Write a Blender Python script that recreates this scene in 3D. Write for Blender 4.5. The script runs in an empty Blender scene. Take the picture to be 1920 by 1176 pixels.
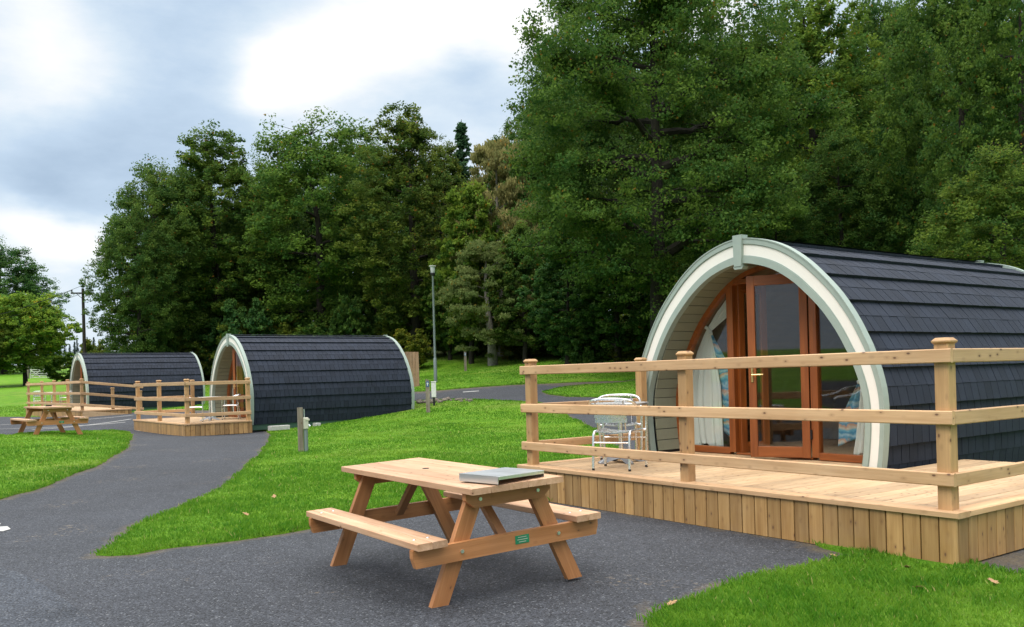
import bpy, math, random
import numpy as np
from mathutils import Vector, Matrix, geometry
R = math.radians
random.seed(7)
scene = bpy.context.scene
COL = scene.collection

# ------------------------------------------------------------------ camera
F_PX, CY_PX, ROLL, CAM_H = 1660.4, 704.9, -0.0271, 1.5      # in pixels of a 1920 x 1176 frame
cd = bpy.data.cameras.new('camera'); cam = bpy.data.objects.new('camera', cd); COL.objects.link(cam)
cd.sensor_fit = 'HORIZONTAL'; cd.sensor_width = 36.0; cd.lens = F_PX * 36 / 1920
cd.shift_y = (CY_PX - 588) / 1920
cd.clip_start = 0.1; cd.clip_end = 3000
cr_, sr_ = math.cos(ROLL), math.sin(ROLL)
cam.matrix_world = Matrix(((cr_, -sr_, 0, 0), (0, 0, -1, 0), (sr_, cr_, 0, CAM_H), (0, 0, 0, 1)))
scene.camera = cam

# ------------------------------------------------------------------ world, sun, exposure
SUN_EL, SUN_AZ = R(52), R(215)        # azimuth clockwise from +Y: the sun stands behind the camera, to the left
world = bpy.data.worlds.new('World'); scene.world = world; world.use_nodes = True
def ray_dir(px, py):
    dx, dz = (px - 960) / F_PX, (CY_PX - py) / F_PX
    return Vector((cr_ * dx - sr_ * dz, 1.0, sr_ * dx + cr_ * dz)).normalized()
def build_world():
    nt = world.node_tree; nt.nodes.clear()
    N = nt.nodes.new; L = nt.links.new
    out = N('ShaderNodeOutputWorld'); bg = N('ShaderNodeBackground'); bg.inputs[1].default_value = 0.1
    L(bg.outputs[0], out.inputs[0])
    sky = N('ShaderNodeTexSky'); sky.sky_type = 'NISHITA'; sky.sun_disc = False
    sky.sun_elevation = SUN_EL; sky.sun_rotation = SUN_AZ
    tc = N('ShaderNodeTexCoord')
    def math_(op, a, b=None, c=None, clamp=False):
        n = N('ShaderNodeMath'); n.operation = op; n.use_clamp = clamp
        for i, v in enumerate((a, b, c)):
            if v is None: continue
            if isinstance(v, (int, float)): n.inputs[i].default_value = v
            else: L(v, n.inputs[i])
        return n.outputs[0]
    # ragged edges: the direction is pushed about by a soft noise
    mp = N('ShaderNodeMapping'); mp.inputs['Scale'].default_value = (1, 1, 2.4); L(tc.outputs['Generated'], mp.inputs[0])
    nz = N('ShaderNodeTexNoise'); nz.inputs['Scale'].default_value = 4.5; nz.inputs['Detail'].default_value = 5; nz.inputs['Roughness'].default_value = .5
    L(mp.outputs[0], nz.inputs['Vector'])
    sub = N('ShaderNodeVectorMath'); sub.operation = 'SUBTRACT'; sub.inputs[1].default_value = (.5, .5, .5); L(nz.outputs['Color'], sub.inputs[0])
    sc = N('ShaderNodeVectorMath'); sc.operation = 'SCALE'; sc.inputs['Scale'].default_value = .13; L(sub.outputs[0], sc.inputs[0])
    add = N('ShaderNodeVectorMath'); add.operation = 'ADD'; L(tc.outputs['Generated'], add.inputs[0]); L(sc.outputs[0], add.inputs[1])
    nrm = N('ShaderNodeVectorMath'); nrm.operation = 'NORMALIZE'; L(add.outputs[0], nrm.inputs[0])
    n2 = N('ShaderNodeTexNoise'); n2.inputs['Scale'].default_value = 3.2; n2.inputs['Detail'].default_value = 9; n2.inputs['Roughness'].default_value = .60
    L(mp.outputs[0], n2.inputs['Vector'])
    val = math_('MULTIPLY_ADD', n2.outputs['Fac'], 1.25, -.24)
    # cloud banks: (pixel direction, angular radius, weight)
    for (px, py), rad, w in (((480, 150), .034, .55), ((560, 110), .045, .75), ((670, 80), .045, .75), ((790, 45), .05, .75), ((930, 25), .05, .8), ((1010, 50), .035, .45), ((1330, 10), .06, .6),
                             ((25, 25), .05, .42), ((110, 100), .05, .20), ((60, 452), .026, .50), ((125, 470), .024, .50), ((10, 440), .03, .4), ((180, 478), .02, .3),
                             ((230, 240), .08, -.16), ((310, 380), .07, -.18), ((90, 395), .035, -.24), ((60, 330), .05, -.06), ((880, 135), .035, -.26),
                             ((700, 215), .05, -.08), ((340, 60), .045, -.16), ((290, 150), .05, -.05), ((150, 560), .05, .06)):
        c = ray_dir(px, py)
        d = N('ShaderNodeVectorMath'); d.operation = 'DISTANCE'; L(nrm.outputs[0], d.inputs[0]); d.inputs[1].default_value = c
        q = math_('DIVIDE', d.outputs['Value'], rad); q = math_('MULTIPLY', q, q); q = math_('MULTIPLY', q, -1.0); q = math_('EXPONENT', q)
        val = math_('MULTIPLY_ADD', q, w * .86, val)
    cr = N('ShaderNodeValToRGB'); e = cr.color_ramp.elements
    e[0].position = 0.0; e[0].color = (.40, .52, .67, 1)
    e[1].position = 1.0; e[1].color = (1.15, 1.15, 1.15, 1)
    for p, col in ((.26, (.53, .66, .81, 1)), (.45, (.67, .78, .885, 1)), (.62, (.83, .885, .935, 1)), (.78, (.95, .97, .99, 1))):
        n = e.new(p); n.color = col
    L(val, cr.inputs[0])
    sx = N('ShaderNodeSeparateXYZ'); L(tc.outputs['Generated'], sx.inputs[0])
    mr = N('ShaderNodeMapRange'); mr.interpolation_type = 'SMOOTHSTEP'
    L(sx.outputs['Z'], mr.inputs['Value'])
    mr.inputs['From Min'].default_value = .40; mr.inputs['From Max'].default_value = .95; mr.inputs['To Min'].default_value = 10.0; mr.inputs['To Max'].default_value = 44.0
    vs = N('ShaderNodeVectorMath'); vs.operation = 'SCALE'; L(cr.outputs[0], vs.inputs[0]); L(mr.outputs[0], vs.inputs['Scale'])
    warm = N('ShaderNodeMix'); warm.data_type = 'RGBA'; wf = N('ShaderNodeMapRange'); wf.interpolation_type = 'SMOOTHSTEP'; L(sx.outputs['Z'], wf.inputs['Value']); wf.inputs['From Min'].default_value = .40; wf.inputs['From Max'].default_value = .75
    L(wf.outputs[0], warm.inputs['Factor']); L(cr.outputs[0], warm.inputs[6]); warm.inputs[7].default_value = (.80, .787, .765, 1); L(warm.outputs[2], vs.inputs[0])
    mix = N('ShaderNodeMix'); mix.data_type = 'RGBA'; mix.inputs['Factor'].default_value = .92
    L(sky.outputs[0], mix.inputs[6]); L(vs.outputs[0], mix.inputs[7]); L(mix.outputs[2], bg.inputs[0])
build_world()
sl = bpy.data.lights.new('sun', 'SUN'); sl.energy = 1.5; sl.angle = R(22); sl.color = (1.0, .95, .87)
sun = bpy.data.objects.new('sun', sl); COL.objects.link(sun)
sdir = Vector((math.sin(SUN_AZ) * math.cos(SUN_EL), math.cos(SUN_AZ) * math.cos(SUN_EL), math.sin(SUN_EL)))
sun.rotation_euler = sdir.to_track_quat('Z', 'Y').to_euler()
scene.view_settings.view_transform = 'Standard'; scene.view_settings.look = 'None'
scene.view_settings.exposure = 0.17; scene.view_settings.gamma = 1

# ------------------------------------------------------------------ scene-graph helpers
def tag(o, label=None, cat=None, group=None, kind=None):
    if label: o['label'] = label
    if cat: o['category'] = cat
    if group: o['group'] = group
    if kind: o['kind'] = kind
    return o
def thing(name, loc, rz=0.0, label=None, cat=None, group=None, rot=None):
    o = bpy.data.objects.new(name, None); COL.objects.link(o); o.empty_display_size = .2
    o.location = loc; o.rotation_euler = rot if rot else (0, 0, rz)
    return tag(o, label, cat, group)
def kids(o): return [c for c in COL.objects if c.parent == o]
def copy_tree(o, parent=None):
    c = o.copy(); COL.objects.link(c)
    if parent: c.parent = parent
    for ch in kids(o): copy_tree(ch, c)
    return c

class MB:
    """collects boards, tubes and prisms and links them as ONE mesh object"""
    def __init__(s): s.v = []; s.f = []; s.g = []; s.r = []; s.sm = []
    def add(s, vs, fs, gc=None, rv=None, smooth=False):
        b = len(s.v); s.v += [tuple(v) for v in vs]
        if rv is None: rv = random.random()
        if gc is None:
            o = Vector((random.random() * 40, random.random() * 40, random.random() * 40)); gc = [Vector(v) + o for v in vs]
        s.g += [tuple(g) for g in gc]; s.r += [rv] * len(vs)
        s.f += [tuple(b + i for i in f) for f in fs]; s.sm += [smooth] * len(fs)
        return s
    def board(s, p0, p1, w, h, up=(0, 0, 1), ch=.004, rv=None):
        p0 = Vector(p0); p1 = Vector(p1); ax = p1 - p0; ln = ax.length; ax.normalize()
        sd = ax.cross(Vector(up)).normalized(); u2 = sd.cross(ax).normalized()
        ch = min(ch, w * .3, h * .3); a, b = w / 2, h / 2
        sec = [(a - ch, -b), (a, -b + ch), (a, b - ch), (a - ch, b), (-a + ch, b), (-a, b - ch), (-a, -b + ch), (-a + ch, -b)]
        o = Vector((random.random() * 60, random.random() * 60, random.random() * 60))
        vs = []; gc = []
        for p, l in ((p0, 0), (p1, ln)):
            for x, y in sec:
                vs.append(p + sd * x + u2 * y); gc.append(o + Vector((l, x, y)))
        fs = [(i, (i + 1) % 8, 8 + (i + 1) % 8, 8 + i) for i in range(8)] + [tuple(range(7, -1, -1)), tuple(range(8, 16))]
        return s.add(vs, fs, gc, rv)
    def box(s, c, sx, sy, sz, ch=.003, rv=None):
        c = Vector(c); return s.board(c - Vector((sx / 2, 0, 0)), c + Vector((sx / 2, 0, 0)), sy, sz, ch=ch, rv=rv)
    def prism(s, poly, o, ax, ay, az, t, rv=None, smooth=False):
        """flat polygon (x, y) in axes ax, ay pushed along az by t"""
        o = Vector(o); ax = Vector(ax); ay = Vector(ay); az = Vector(az); n = len(poly)
        vs = [o + ax * x + ay * y for x, y in poly] + [o + ax * x + ay * y + az * t for x, y in poly]
        fs = [tuple(range(n - 1, -1, -1)), tuple(range(n, 2 * n))] + [(i, (i + 1) % n, n + (i + 1) % n, n + i) for i in range(n)]
        return s.add(vs, fs, None, rv, smooth)
    def tube(s, pts, r, n=8, rv=None, closed=False):
        pts = [Vector(p) for p in pts]; m = len(pts)
        rs = r if isinstance(r, (list, tuple)) else [r] * m
        vs = []; gc = []; o = Vector((random.random() * 60, random.random() * 60, 0)); ref = None; run = 0
        for i, p in enumerate(pts):
            a = pts[(i - 1) % m] if (closed or i > 0) else p; b = pts[(i + 1) % m] if (closed or i < m - 1) else p
            t = (b - a).normalized()
            if ref is None:
                ref = t.cross(Vector((0, 0, 1)) if abs(t.z) < .9 else Vector((1, 0, 0))).normalized()
            ref = (ref - t * ref.dot(t)).normalized(); bi = t.cross(ref)
            if i: run += (p - pts[i - 1]).length
            for k in range(n):
                an = 2 * math.pi * k / n
                vs.append(p + (ref * math.cos(an) + bi * math.sin(an)) * rs[i]); gc.append(o + Vector((run, rs[i] * math.cos(an), rs[i] * math.sin(an))))
        fs = []
        for i in range(m if closed else m - 1):
            j = (i + 1) % m
            fs += [(i * n + k, i * n + (k + 1) % n, j * n + (k + 1) % n, j * n + k) for k in range(n)]
        if not closed: fs += [tuple(range(n - 1, -1, -1)), tuple(range((m - 1) * n, m * n))]
        return s.add(vs, fs, gc, rv, True)
    def lathe(s, prof, o=(0, 0, 0), n=20, rv=None):
        o = Vector(o); vs = [o + Vector((r * math.cos(2 * math.pi * k / n), r * math.sin(2 * math.pi * k / n), z)) for r, z in prof for k in range(n)]
        m = len(prof)
        fs = [(i * n + k, i * n + (k + 1) % n, (i + 1) * n + (k + 1) % n, (i + 1) * n + k) for i in range(m - 1) for k in range(n)]
        fs += [tuple(range(n - 1, -1, -1)), tuple(range((m - 1) * n, m * n))]
        return s.add(vs, fs, None, rv, True)
    def build(s, name, mat, parent=None):
        me = bpy.data.meshes.new(name); me.from_pydata(s.v, [], s.f)
        a = me.attributes.new('gc', 'FLOAT_VECTOR', 'POINT'); a.data.foreach_set('vector', np.array(s.g, 'f').ravel())
        a = me.attributes.new('rv', 'FLOAT', 'POINT'); a.data.foreach_set('value', np.array(s.r, 'f'))
        me.polygons.foreach_set('use_smooth', s.sm)
        if any(s.sm): me.set_sharp_from_angle(angle=R(40))
        me.materials.append(mat); me.update()
        o = bpy.data.objects.new(name, me); COL.objects.link(o)
        if parent: o.parent = parent
        return o
def mesh_np(name, V, F, mat, rv=None, parent=None, link=True):
    """fast mesh from numpy arrays; F is (n, 3) or (n, 4)"""
    me = bpy.data.meshes.new(name); V = np.ascontiguousarray(V, 'f'); F = np.ascontiguousarray(F, 'i'); k = F.shape[1]
    me.vertices.add(len(V)); me.vertices.foreach_set('co', V.ravel())
    me.loops.add(F.size); me.loops.foreach_set('vertex_index', F.ravel())
    me.polygons.add(len(F)); me.polygons.foreach_set('loop_start', np.arange(0, F.size, k, dtype='i'))
    if rv is not None:
        a = me.attributes.new('rv', 'FLOAT', 'POINT'); a.data.foreach_set('value', np.ascontiguousarray(rv, 'f'))
    me.update(calc_edges=True); me.materials.append(mat)
    if not link: return me
    o = bpy.data.objects.new(name, me); COL.objects.link(o)
    if parent: o.parent = parent
    return o

# ------------------------------------------------------------------ materials
class NT:
    def __init__(s, name):
        s.m = bpy.data.materials.new(name); s.m.use_nodes = True; s.t = s.m.node_tree; s.t.nodes.clear()
        s.out = s.n('ShaderNodeOutputMaterial')
    def n(s, typ, **kw):
        x = s.t.nodes.new(typ)
        for k, v in kw.items(): setattr(x, k, v)
        return x
    def l(s, a, b): s.t.links.new(a, b)
    def set(s, sock, v):
        if hasattr(v, 'is_linked') or hasattr(v, 'links'): s.l(v, sock)
        elif isinstance(v, tuple) and len(v) == 3 and sock.type == 'RGBA': sock.default_value = (*v, 1)
        else: sock.default_value = v
    def attr(s, name, typ='GEOMETRY'): x = s.n('ShaderNodeAttribute'); x.attribute_name = name; x.attribute_type = typ; return x
    def map(s, v, sc): x = s.n('ShaderNodeMapping'); s.l(v, x.inputs[0]); x.inputs['Scale'].default_value = sc; return x.outputs[0]
    def noise(s, v, scale, detail=3, rough=.5):
        x = s.n('ShaderNodeTexNoise'); s.l(v, x.inputs['Vector']); x.inputs['Scale'].default_value = scale
        x.inputs['Detail'].default_value = detail; x.inputs['Roughness'].default_value = rough; return x.outputs['Fac']
    def voro(s, v, scale, feature='F1', out='Distance'):
        x = s.n('ShaderNodeTexVoronoi'); x.feature = feature; s.l(v, x.inputs['Vector']); x.inputs['Scale'].default_value = scale; return x.outputs[out]
    def mr(s, v, a, b, c=0., d=1.):
        x = s.n('ShaderNodeMapRange'); s.l(v, x.inputs['Value'])
        for k, q in zip(('From Min', 'From Max', 'To Min', 'To Max'), (a, b, c, d)): x.inputs[k].default_value = q
        return x.outputs[0]
    def mix(s, f, a, b, mode='MIX'):
        x = s.n('ShaderNodeMix'); x.data_type = 'RGBA'; x.blend_type = mode
        s.set(x.inputs['Factor'], f); s.set(x.inputs[6], a); s.set(x.inputs[7], b); return x.outputs[2]
    def math(s, op, a, b=0.):
        x = s.n('ShaderNodeMath'); x.operation = op; s.set(x.inputs[0], a); s.set(x.inputs[1], b); return x.outputs[0]
    def scale(s, c, f):
        x = s.n('ShaderNodeVectorMath'); x.operation = 'SCALE'; s.set(x.inputs[0], c); s.set(x.inputs['Scale'], f); return x.outputs[0]
    def bump(s, h, st, dist=.01):
        x = s.n('ShaderNodeBump'); x.inputs['Strength'].default_value = st; x.inputs['Distance'].default_value = dist; s.l(h, x.inputs['Height']); return x.outputs[0]
    def bsdf(s, col, rough=.6, spec=.4, metal=0., normal=None, **kw):
        x = s.n('ShaderNodeBsdfPrincipled'); s.set(x.inputs['Base Color'], col); s.set(x.inputs['Roughness'], rough)
        x.inputs['Specular IOR Level'].default_value = spec; x.inputs['Metallic'].default_value = metal
        for k, v in kw.items(): s.set(x.inputs[k], v)
        if normal: s.l(normal, x.inputs['Normal'])
        return x.outputs[0]
    def done(s, sh): s.l(sh, s.out.inputs[0]); return s.m
    def obj(s): return s.n('ShaderNodeTexCoord').outputs['Object']
    def pos(s): return s.n('ShaderNodeNewGeometry').outputs['Position']

def wood(name, dark, light, knot=(.13, .06, .03), knots=.135, var=.22, rough=.55, weather=.25):
    t = NT(name); g = t.attr('gc').outputs['Vector']; rv = t.attr('rv').outputs['Fac']
    warp = t.noise(t.map(g, (2.2, 6, 6)), 1.0, 2)
    gr = t.noise(t.map(g, (1.1, 22, 22)), 1.0, 4, .62); fine = t.noise(t.map(g, (5, 140, 140)), 1.0, 2)
    fac = t.math('ADD', t.math('MULTIPLY', gr, .75), t.math('MULTIPLY', warp, .35))
    c = t.mix(t.mr(fac, .36, .74), dark, light)
    c = t.mix(t.mr(fine, .3, .7, 0, .22), c, tuple(x * .72 for x in dark))
    kd = t.voro(t.map(g, (7.5, 14, 14)), 1.0)
    c = t.mix(t.mr(kd, knots * 2.3, knots, 0, .45), c, tuple(a * .6 + b * .4 for a, b in zip(dark, knot)))
    c = t.mix(t.mr(kd, knots, knots * .55), c, knot)
    w = t.noise(t.pos(), 3.2, 5, .6)
    c = t.mix(t.mr(w, .5, .75, 0, weather), c, (.36, .30, .23))
    c = t.scale(c, t.mr(rv, 0, 1, 1 - var, 1 + var * .7))
    b = t.bump(fac, .35, .004)
    return t.done(t.bsdf(c, t.mr(gr, .3, .7, rough - .08, rough + .12), .5, normal=b))
def paint(name, col, rough=.45, var=.06, bump=.05, spec=.4):
    t = NT(name); p = t.pos(); n = t.noise(p, 9, 5, .6); n2 = t.noise(p, 160, 2)
    c = t.scale(t.mix(t.mr(n, .45, .8, 0, .12), col, (.22, .21, .17)), t.mr(n, .3, .7, 1 - var, 1 + var))
    return t.done(t.bsdf(c, t.mr(n, .3, .7, rough - .05, rough + .12), spec, normal=t.bump(n2, bump, .002)))
def metal(name, col, rough=.3, met=1.0):
    t = NT(name); n = t.noise(t.map(t.obj(), (40, 3, 40)), 1, 4)
    return t.done(t.bsdf(t.scale(col, t.mr(n, .3, .7, .95, 1.04)), t.mr(n, .3, .7, rough - .03, rough + .06), .5, met))
def plain(name, col, rough=.6, spec=.3): t = NT(name); n = t.noise(t.obj(), 14, 4); return t.done(t.bsdf(t.scale(col, t.mr(n, .3, .7, .86, 1.12)), rough, spec))

M = {}
M['deck'] = wood('deck_timber', (.41, .262, .138), (.62, .440, .262), weather=.14)
M['rail'] = wood('rail_timber', (.47, .272, .132), (.68, .438, .242), weather=.12)
M['post'] = wood('post_timber', (.36, .20, .085), (.56, .34, .155), weather=.08)
M['fascia'] = wood('fascia_timber', (.27, .142, .045), (.47, .285, .112), knots=.13, var=.28, weather=.12)
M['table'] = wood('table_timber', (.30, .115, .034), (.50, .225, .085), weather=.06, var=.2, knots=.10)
M['tabletop'] = wood('pale_table_timber', (.41, .222, .115), (.64, .405, .255), weather=.12, var=.16, knots=.10)  # paler tone of the table timber, for the tabletop and seat boards
M['oldwood'] = wood('weathered_timber', (.13, .10, .075), (.27, .23, .18), weather=.5)
M['fence'] = wood('fence_timber', (.22, .13, .07), (.36, .23, .13), weather=.3)
M['doorwood'] = wood('stained_frame', (.17, .042, .008), (.33, .092, .014), knots=.0, var=.08, rough=.42, weather=.0)
M['inner'] = wood('interior_boarding', (.16, .10, .055), (.26, .17, .09), knots=.05)
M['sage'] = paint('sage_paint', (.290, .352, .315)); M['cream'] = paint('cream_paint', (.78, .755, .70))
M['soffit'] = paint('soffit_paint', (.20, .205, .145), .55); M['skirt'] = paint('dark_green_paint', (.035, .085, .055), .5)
M['alu'] = metal('aluminium', (.82, .83, .85), .26); M['steel'] = metal('stainless', (.72, .74, .76), .36); M['cast'] = metal('cast_grey', (.30, .31, .33), .5, .7)
M['galv'] = metal('galvanised', (.22, .26, .26), .55, .5); M['black'] = plain('black_plastic', (.015, .015, .017), .5)
M['white'] = plain('white_plastic', (.62, .62, .60), .5); M['beige'] = plain('beige_plastic', (.50, .49, .40), .5)
M['blue'] = plain('blue_sign', (.03, .11, .24), .4); M['greenplate'] = plain('green_plate', (.02, .22, .10), .4); M['brass'] = metal('brass', (.75, .55, .25), .35)
M['concrete'] = plain('concrete', (.42, .41, .39), .9); M['stone'] = plain('stone', (.17, .145, .12), .9); M['dryleaf'] = plain('dry_leaf', (.34, .20, .10), .7)
M['whitepaint'] = plain('road_paint', (.40, .40, .39), .8); M['greengate'] = plain('pale_gate', (.50, .51, .48), .8)
def m_shingle():
    t = NT('slate_shingles'); rv = t.attr('rv').outputs['Fac']; p = t.pos()
    g = t.noise(p, 420, 2, .7); n = t.noise(p, 3, 5, .6)
    c = t.scale(t.mix(rv, (.0095, .0140, .0260), (.0150, .0212, .0375)), t.mr(n, .3, .7, .82, 1.2))
    c = t.mix(t.mr(g, .56, .75, 0, .6), c, (.075, .085, .105))
    return t.done(t.bsdf(c, .78, .3, normal=t.bump(g, .45, .003)))
M['shingle'] = m_shingle()
def m_glass():
    t = NT('window_glass'); fr = t.n('ShaderNodeLayerWeight'); fr.inputs[0].default_value = .5; p5 = t.math('POWER', fr.outputs['Facing'], 4.6); fac = t.math('MULTIPLY_ADD', p5, .75); fac.node.inputs[2].default_value = .05
    tr = t.n('ShaderNodeBsdfTransparent'); tr.inputs[0].default_value = (.95, .965, .96, 1)
    gl = t.n('ShaderNodeBsdfGlossy'); gl.inputs['Roughness'].default_value = .02
    mx = t.n('ShaderNodeMixShader'); t.l(fac, mx.inputs[0]); t.l(tr.outputs[0], mx.inputs[1]); t.l(gl.outputs[0], mx.inputs[2])
    return t.done(mx.outputs[0])
M['glass'] = m_glass()
def m_frost():
    t = NT('lantern_glass'); return t.done(t.bsdf((.75, .77, .78), .25, .5, **{'Transmission Weight': .25}))
M['frost'] = m_frost()
def m_cloth(name, col, stripes=False):
    t = NT(name); p = t.obj(); n = t.noise(p, 260, 2); c = col
    if stripes:
        sx = t.n('ShaderNodeSeparateXYZ'); t.l(p, sx.inputs[0])
        w = t.math('ADD', t.math('MULTIPLY', sx.outputs['Z'], 5.0), t.math('MULTIPLY', t.noise(p, 6, 3), 1.2))
        w = t.math('FRACT', w)
        cr = t.n('ShaderNodeValToRGB'); e = cr.color_ramp.elements; cr.color_ramp.interpolation = 'EASE'
        e[0].position = 0; e[0].color = (.35, .52, .58, 1); e[1].position = 1; e[1].color = (.30, .48, .60, 1)
        for q, k in ((.2, (.07, .26, .42, 1)), (.38, (.16, .42, .55, 1)), (.55, (.55, .52, .45, 1)), (.7, (.55, .33, .24, 1)), (.82, (.10, .30, .44, 1))):
            z = e.new(q); z.color = k
        t.l(w, cr.inputs[0]); c = cr.outputs[0]
    d = t.bsdf(c, .85, .2, normal=t.bump(n, .2, .001)); tl = t.n('ShaderNodeBsdfTranslucent'); t.set(tl.inputs[0], c)
    mx = t.n('ShaderNodeMixShader'); mx.inputs[0].default_value = .25; t.l(d, mx.inputs[1]); t.l(tl.outputs[0], mx.inputs[2])
    return t.done(mx.outputs[0])
M['curtain'] = m_cloth('curtain_cream', (.78, .80, .75)); M['lining'] = m_cloth('curtain_blue_stripe', (.2, .4, .5), True)
def m_asphalt(name, base, tone=1.0):
    t = NT(name); p = t.pos()
    big = t.noise(p, .35, 5, .6); med = t.noise(p, 4.5, 4, .6); st = t.voro(p, 95, 'F1', 'Color'); grit = t.noise(p, 240, 2, .6); d = t.voro(p, 95)
    sep = t.n('ShaderNodeSeparateColor'); t.l(st, sep.inputs[0])
    c = t.scale(base, t.mr(big, .3, .7, .76, 1.22)); c = t.scale(c, t.mr(med, .3, .7, .88, 1.12)); c = t.scale(c, t.mr(t.noise(p, 26, 3, .7), .3, .7, .84, 1.16))
    c = t.scale(c, t.mr(sep.outputs[0], 0, 1, .30, 1.70))
    c = t.mix(t.mr(sep.outputs[1], .955, .975, 0, .6), c, (.20, .21, .225))
    c = t.mix(t.mr(grit, .62, .72, 0, .5), c, (.02, .02, .024))
    stain = t.math('MULTIPLY', t.mr(t.noise(p, .9, 3), .58, .68), t.mr(t.noise(p, 14, 4, .7), .56, .66, 0, .5))
    c = t.mix(stain, c, (.30, .24, .17))
    eg = t.attr('rv').outputs['Fac']; en = t.noise(p, 7, 5, .7); eg = t.math('MULTIPLY', t.mr(t.math('ADD', eg, t.math('MULTIPLY', en, .9)), 1.05, 1.45), t.mr(t.noise(p, 55, 3, .7), .35, .6, .25, .9))
    c = t.mix(eg, c, (.125, .095, .055))
    h = t.math('ADD', t.math('MULTIPLY', d, -1.0), t.math('MULTIPLY', grit, .6))
    return t.done(t.bsdf(c, .82, .35, normal=t.bump(h, .6, .006)))
M['asphalt'] = m_asphalt('asphalt_surface', (.0355, .0390, .0475)); M['asphalt2'] = m_asphalt('asphalt_patch_surface', (.042, .048, .060))
def m_lawn():
    t = NT('lawn_turf'); p = t.pos()
    big = t.noise(p, .22, 4, .6); med = t.noise(p, 1.7, 5, .65); fine = t.noise(p, 60, 4, .75); mid = t.noise(t.map(p, (1, 1, .2)), 14, 4, .7)
    c = t.mix(t.mr(med, .35, .68), (.075, .215, .007), (.150, .285, .018))
    c = t.mix(t.mr(big, .52, .70, 0, .55), c, (.24, .275, .06))
    c = t.scale(c, t.mr(fine, .25, .75, .55, 1.35)); c = t.scale(c, t.mr(mid, .3, .7, .78, 1.2))
    # under the wood and up the bank the turf gives way to leaf litter and rough growth
    wl = t.attr('rv').outputs['Fac']
    c = t.mix(t.math('MULTIPLY', wl, t.mr(mid, .3, .6, .6, 1)), c, (.040, .045, .014))
    c = t.mix(t.mr(t.noise(p, .55, 4, .65), .54, .68, 0, .55), c, (.085, .120, .018))
    return t.done(t.bsdf(c, .85, .15, normal=t.bump(t.math('ADD', fine, mid), .9, .03)))
M['lawn'] = m_lawn()
def leafmat(name, lo, hi, autumn=(.20, .10, .02), au=.985, trans=.42, objcol=True, spec=.05):
    t = NT(name); rv = t.attr('rv').outputs['Fac']
    c = t.mix(rv, lo, hi); c = t.mix(t.mr(t.math('FRACT', t.math('MULTIPLY', rv, 37.0)), au, au + .006, 0, .9), c, autumn)
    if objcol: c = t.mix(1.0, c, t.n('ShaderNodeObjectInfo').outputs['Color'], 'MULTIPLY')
    d = t.bsdf(c, .55, spec); tl = t.n('ShaderNodeBsdfTranslucent'); t.l(t.scale(c, 1.35), tl.inputs[0])
    mx = t.n('ShaderNodeMixShader'); mx.inputs[0].default_value = trans; t.l(d, mx.inputs[1]); t.l(tl.outputs[0], mx.inputs[2])
    return t.done(mx.outputs[0])
M['leaf'] = leafmat('broad_leaves', (.027, .078, .022), (.135, .195, .034))
M['birchleaf'] = leafmat('birch_leaves', (.085, .105, .040), (.20, .20, .085), (.22, .13, .03), .97)
M['needle'] = leafmat('conifer_needles', (.016, .048, .024), (.045, .095, .045), au=2)
M['grass'] = leafmat('grass_blades', (.028, .145, .007), (.235, .375, .036), (.36, .32, .12), .985, .4, objcol=False, spec=.16)
def m_bark(name, a, b):
    t = NT(name); g = t.attr('gc').outputs['Vector']; n = t.noise(t.map(g, (3, 22, 22)), 1, 5, .65); n2 = t.noise(t.pos(), 1.5, 3)
    c = t.scale(t.mix(t.mr(n, .35, .65), a, b), t.mr(n2, .3, .7, .75, 1.2)); return t.done(t.bsdf(c, .9, .2, normal=t.bump(n, .8, .03)))
M['bark'] = m_bark('bark', (.016, .014, .011), (.046, .040, .031)); M['palebark'] = m_bark('pale_bark', (.12, .11, .09), (.28, .26, .22))

# ------------------------------------------------------------------ terrain
YAW = .6251; DO = np.array([3.2265, 6.4833])                     # near deck: yaw and outer corner
DA = np.array([math.cos(YAW), math.sin(YAW)]); DU = np.array([-math.sin(YAW), math.cos(YAW)])
CP = np.array([(0, 0, 0), (-6, 2, 0), (6, 2, -.01), (14, 4, 0), (-1.05, 6.45, -.005), (-.53, 6.8, .012), (.0, 7.15, .03), (3.23, 6.48, 0), (.06, 10.87, 0), (-3, 11, 0),
  (-4.35, 18.5, 0), (-8.6, 17, .12), (-12.5, 22.4, .29), (-13, 24, .31), (-9.46, 25.5, -.015), (-12.77, 29.8, .0), (-8, 28.5, .0), (-7.5, 14, .02), (-15, 10, .1), (-22, 20, .4),
  (-3.4, 30.4, .31), (-2.65, 28, .39), (-2, 31, .68), (-2, 36, 1.0), (-3.1, 37, 1.3), (-2.6, 50, 1.9), (-2, 56, 2.7), (6.5, 45, 2.1), (1.2, 24, .3), (3, 20, .2), (8, 18, .25), (9, 12, .05),
  (14, 14, .3), (12, 24, .6), (16, 32, 1.3), (20, 40, 2.2), (5, 33, 1.0), (2.6, 14, .05), (-21.9, 44.75, .15), (-17.6, 36, .30), (-17, 47, .3), (-26, 48, .3), (-12, 42, .8), (-12, 58, 2.4),
  (-30.8, 55, .5), (-47, 90, 1.7), (-65, 120, 2.75), (-24, 70, 2.2), (-15, 70, 3.4), (0, 75, 4.6), (15, 65, 4.6), (30, 55, 4.2), (40, 40, 3), (0, 120, 7), (-60, 160, 4), (60, 100, 7), (-90, 100, 3), (-45, 30, .6), (40, 10, .5)], float)
MQ = 5.0
def _phi(d2): return np.sqrt(d2 + MQ * MQ)
_d2 = ((CP[:, None, :2] - CP[None, :, :2]) ** 2).sum(-1)
_n = len(CP); _A = np.zeros((_n + 1, _n + 1)); _A[:_n, :_n] = _phi(_d2) - np.eye(_n) * .25; _A[:_n, _n] = 1; _A[_n, :_n] = 1
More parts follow.
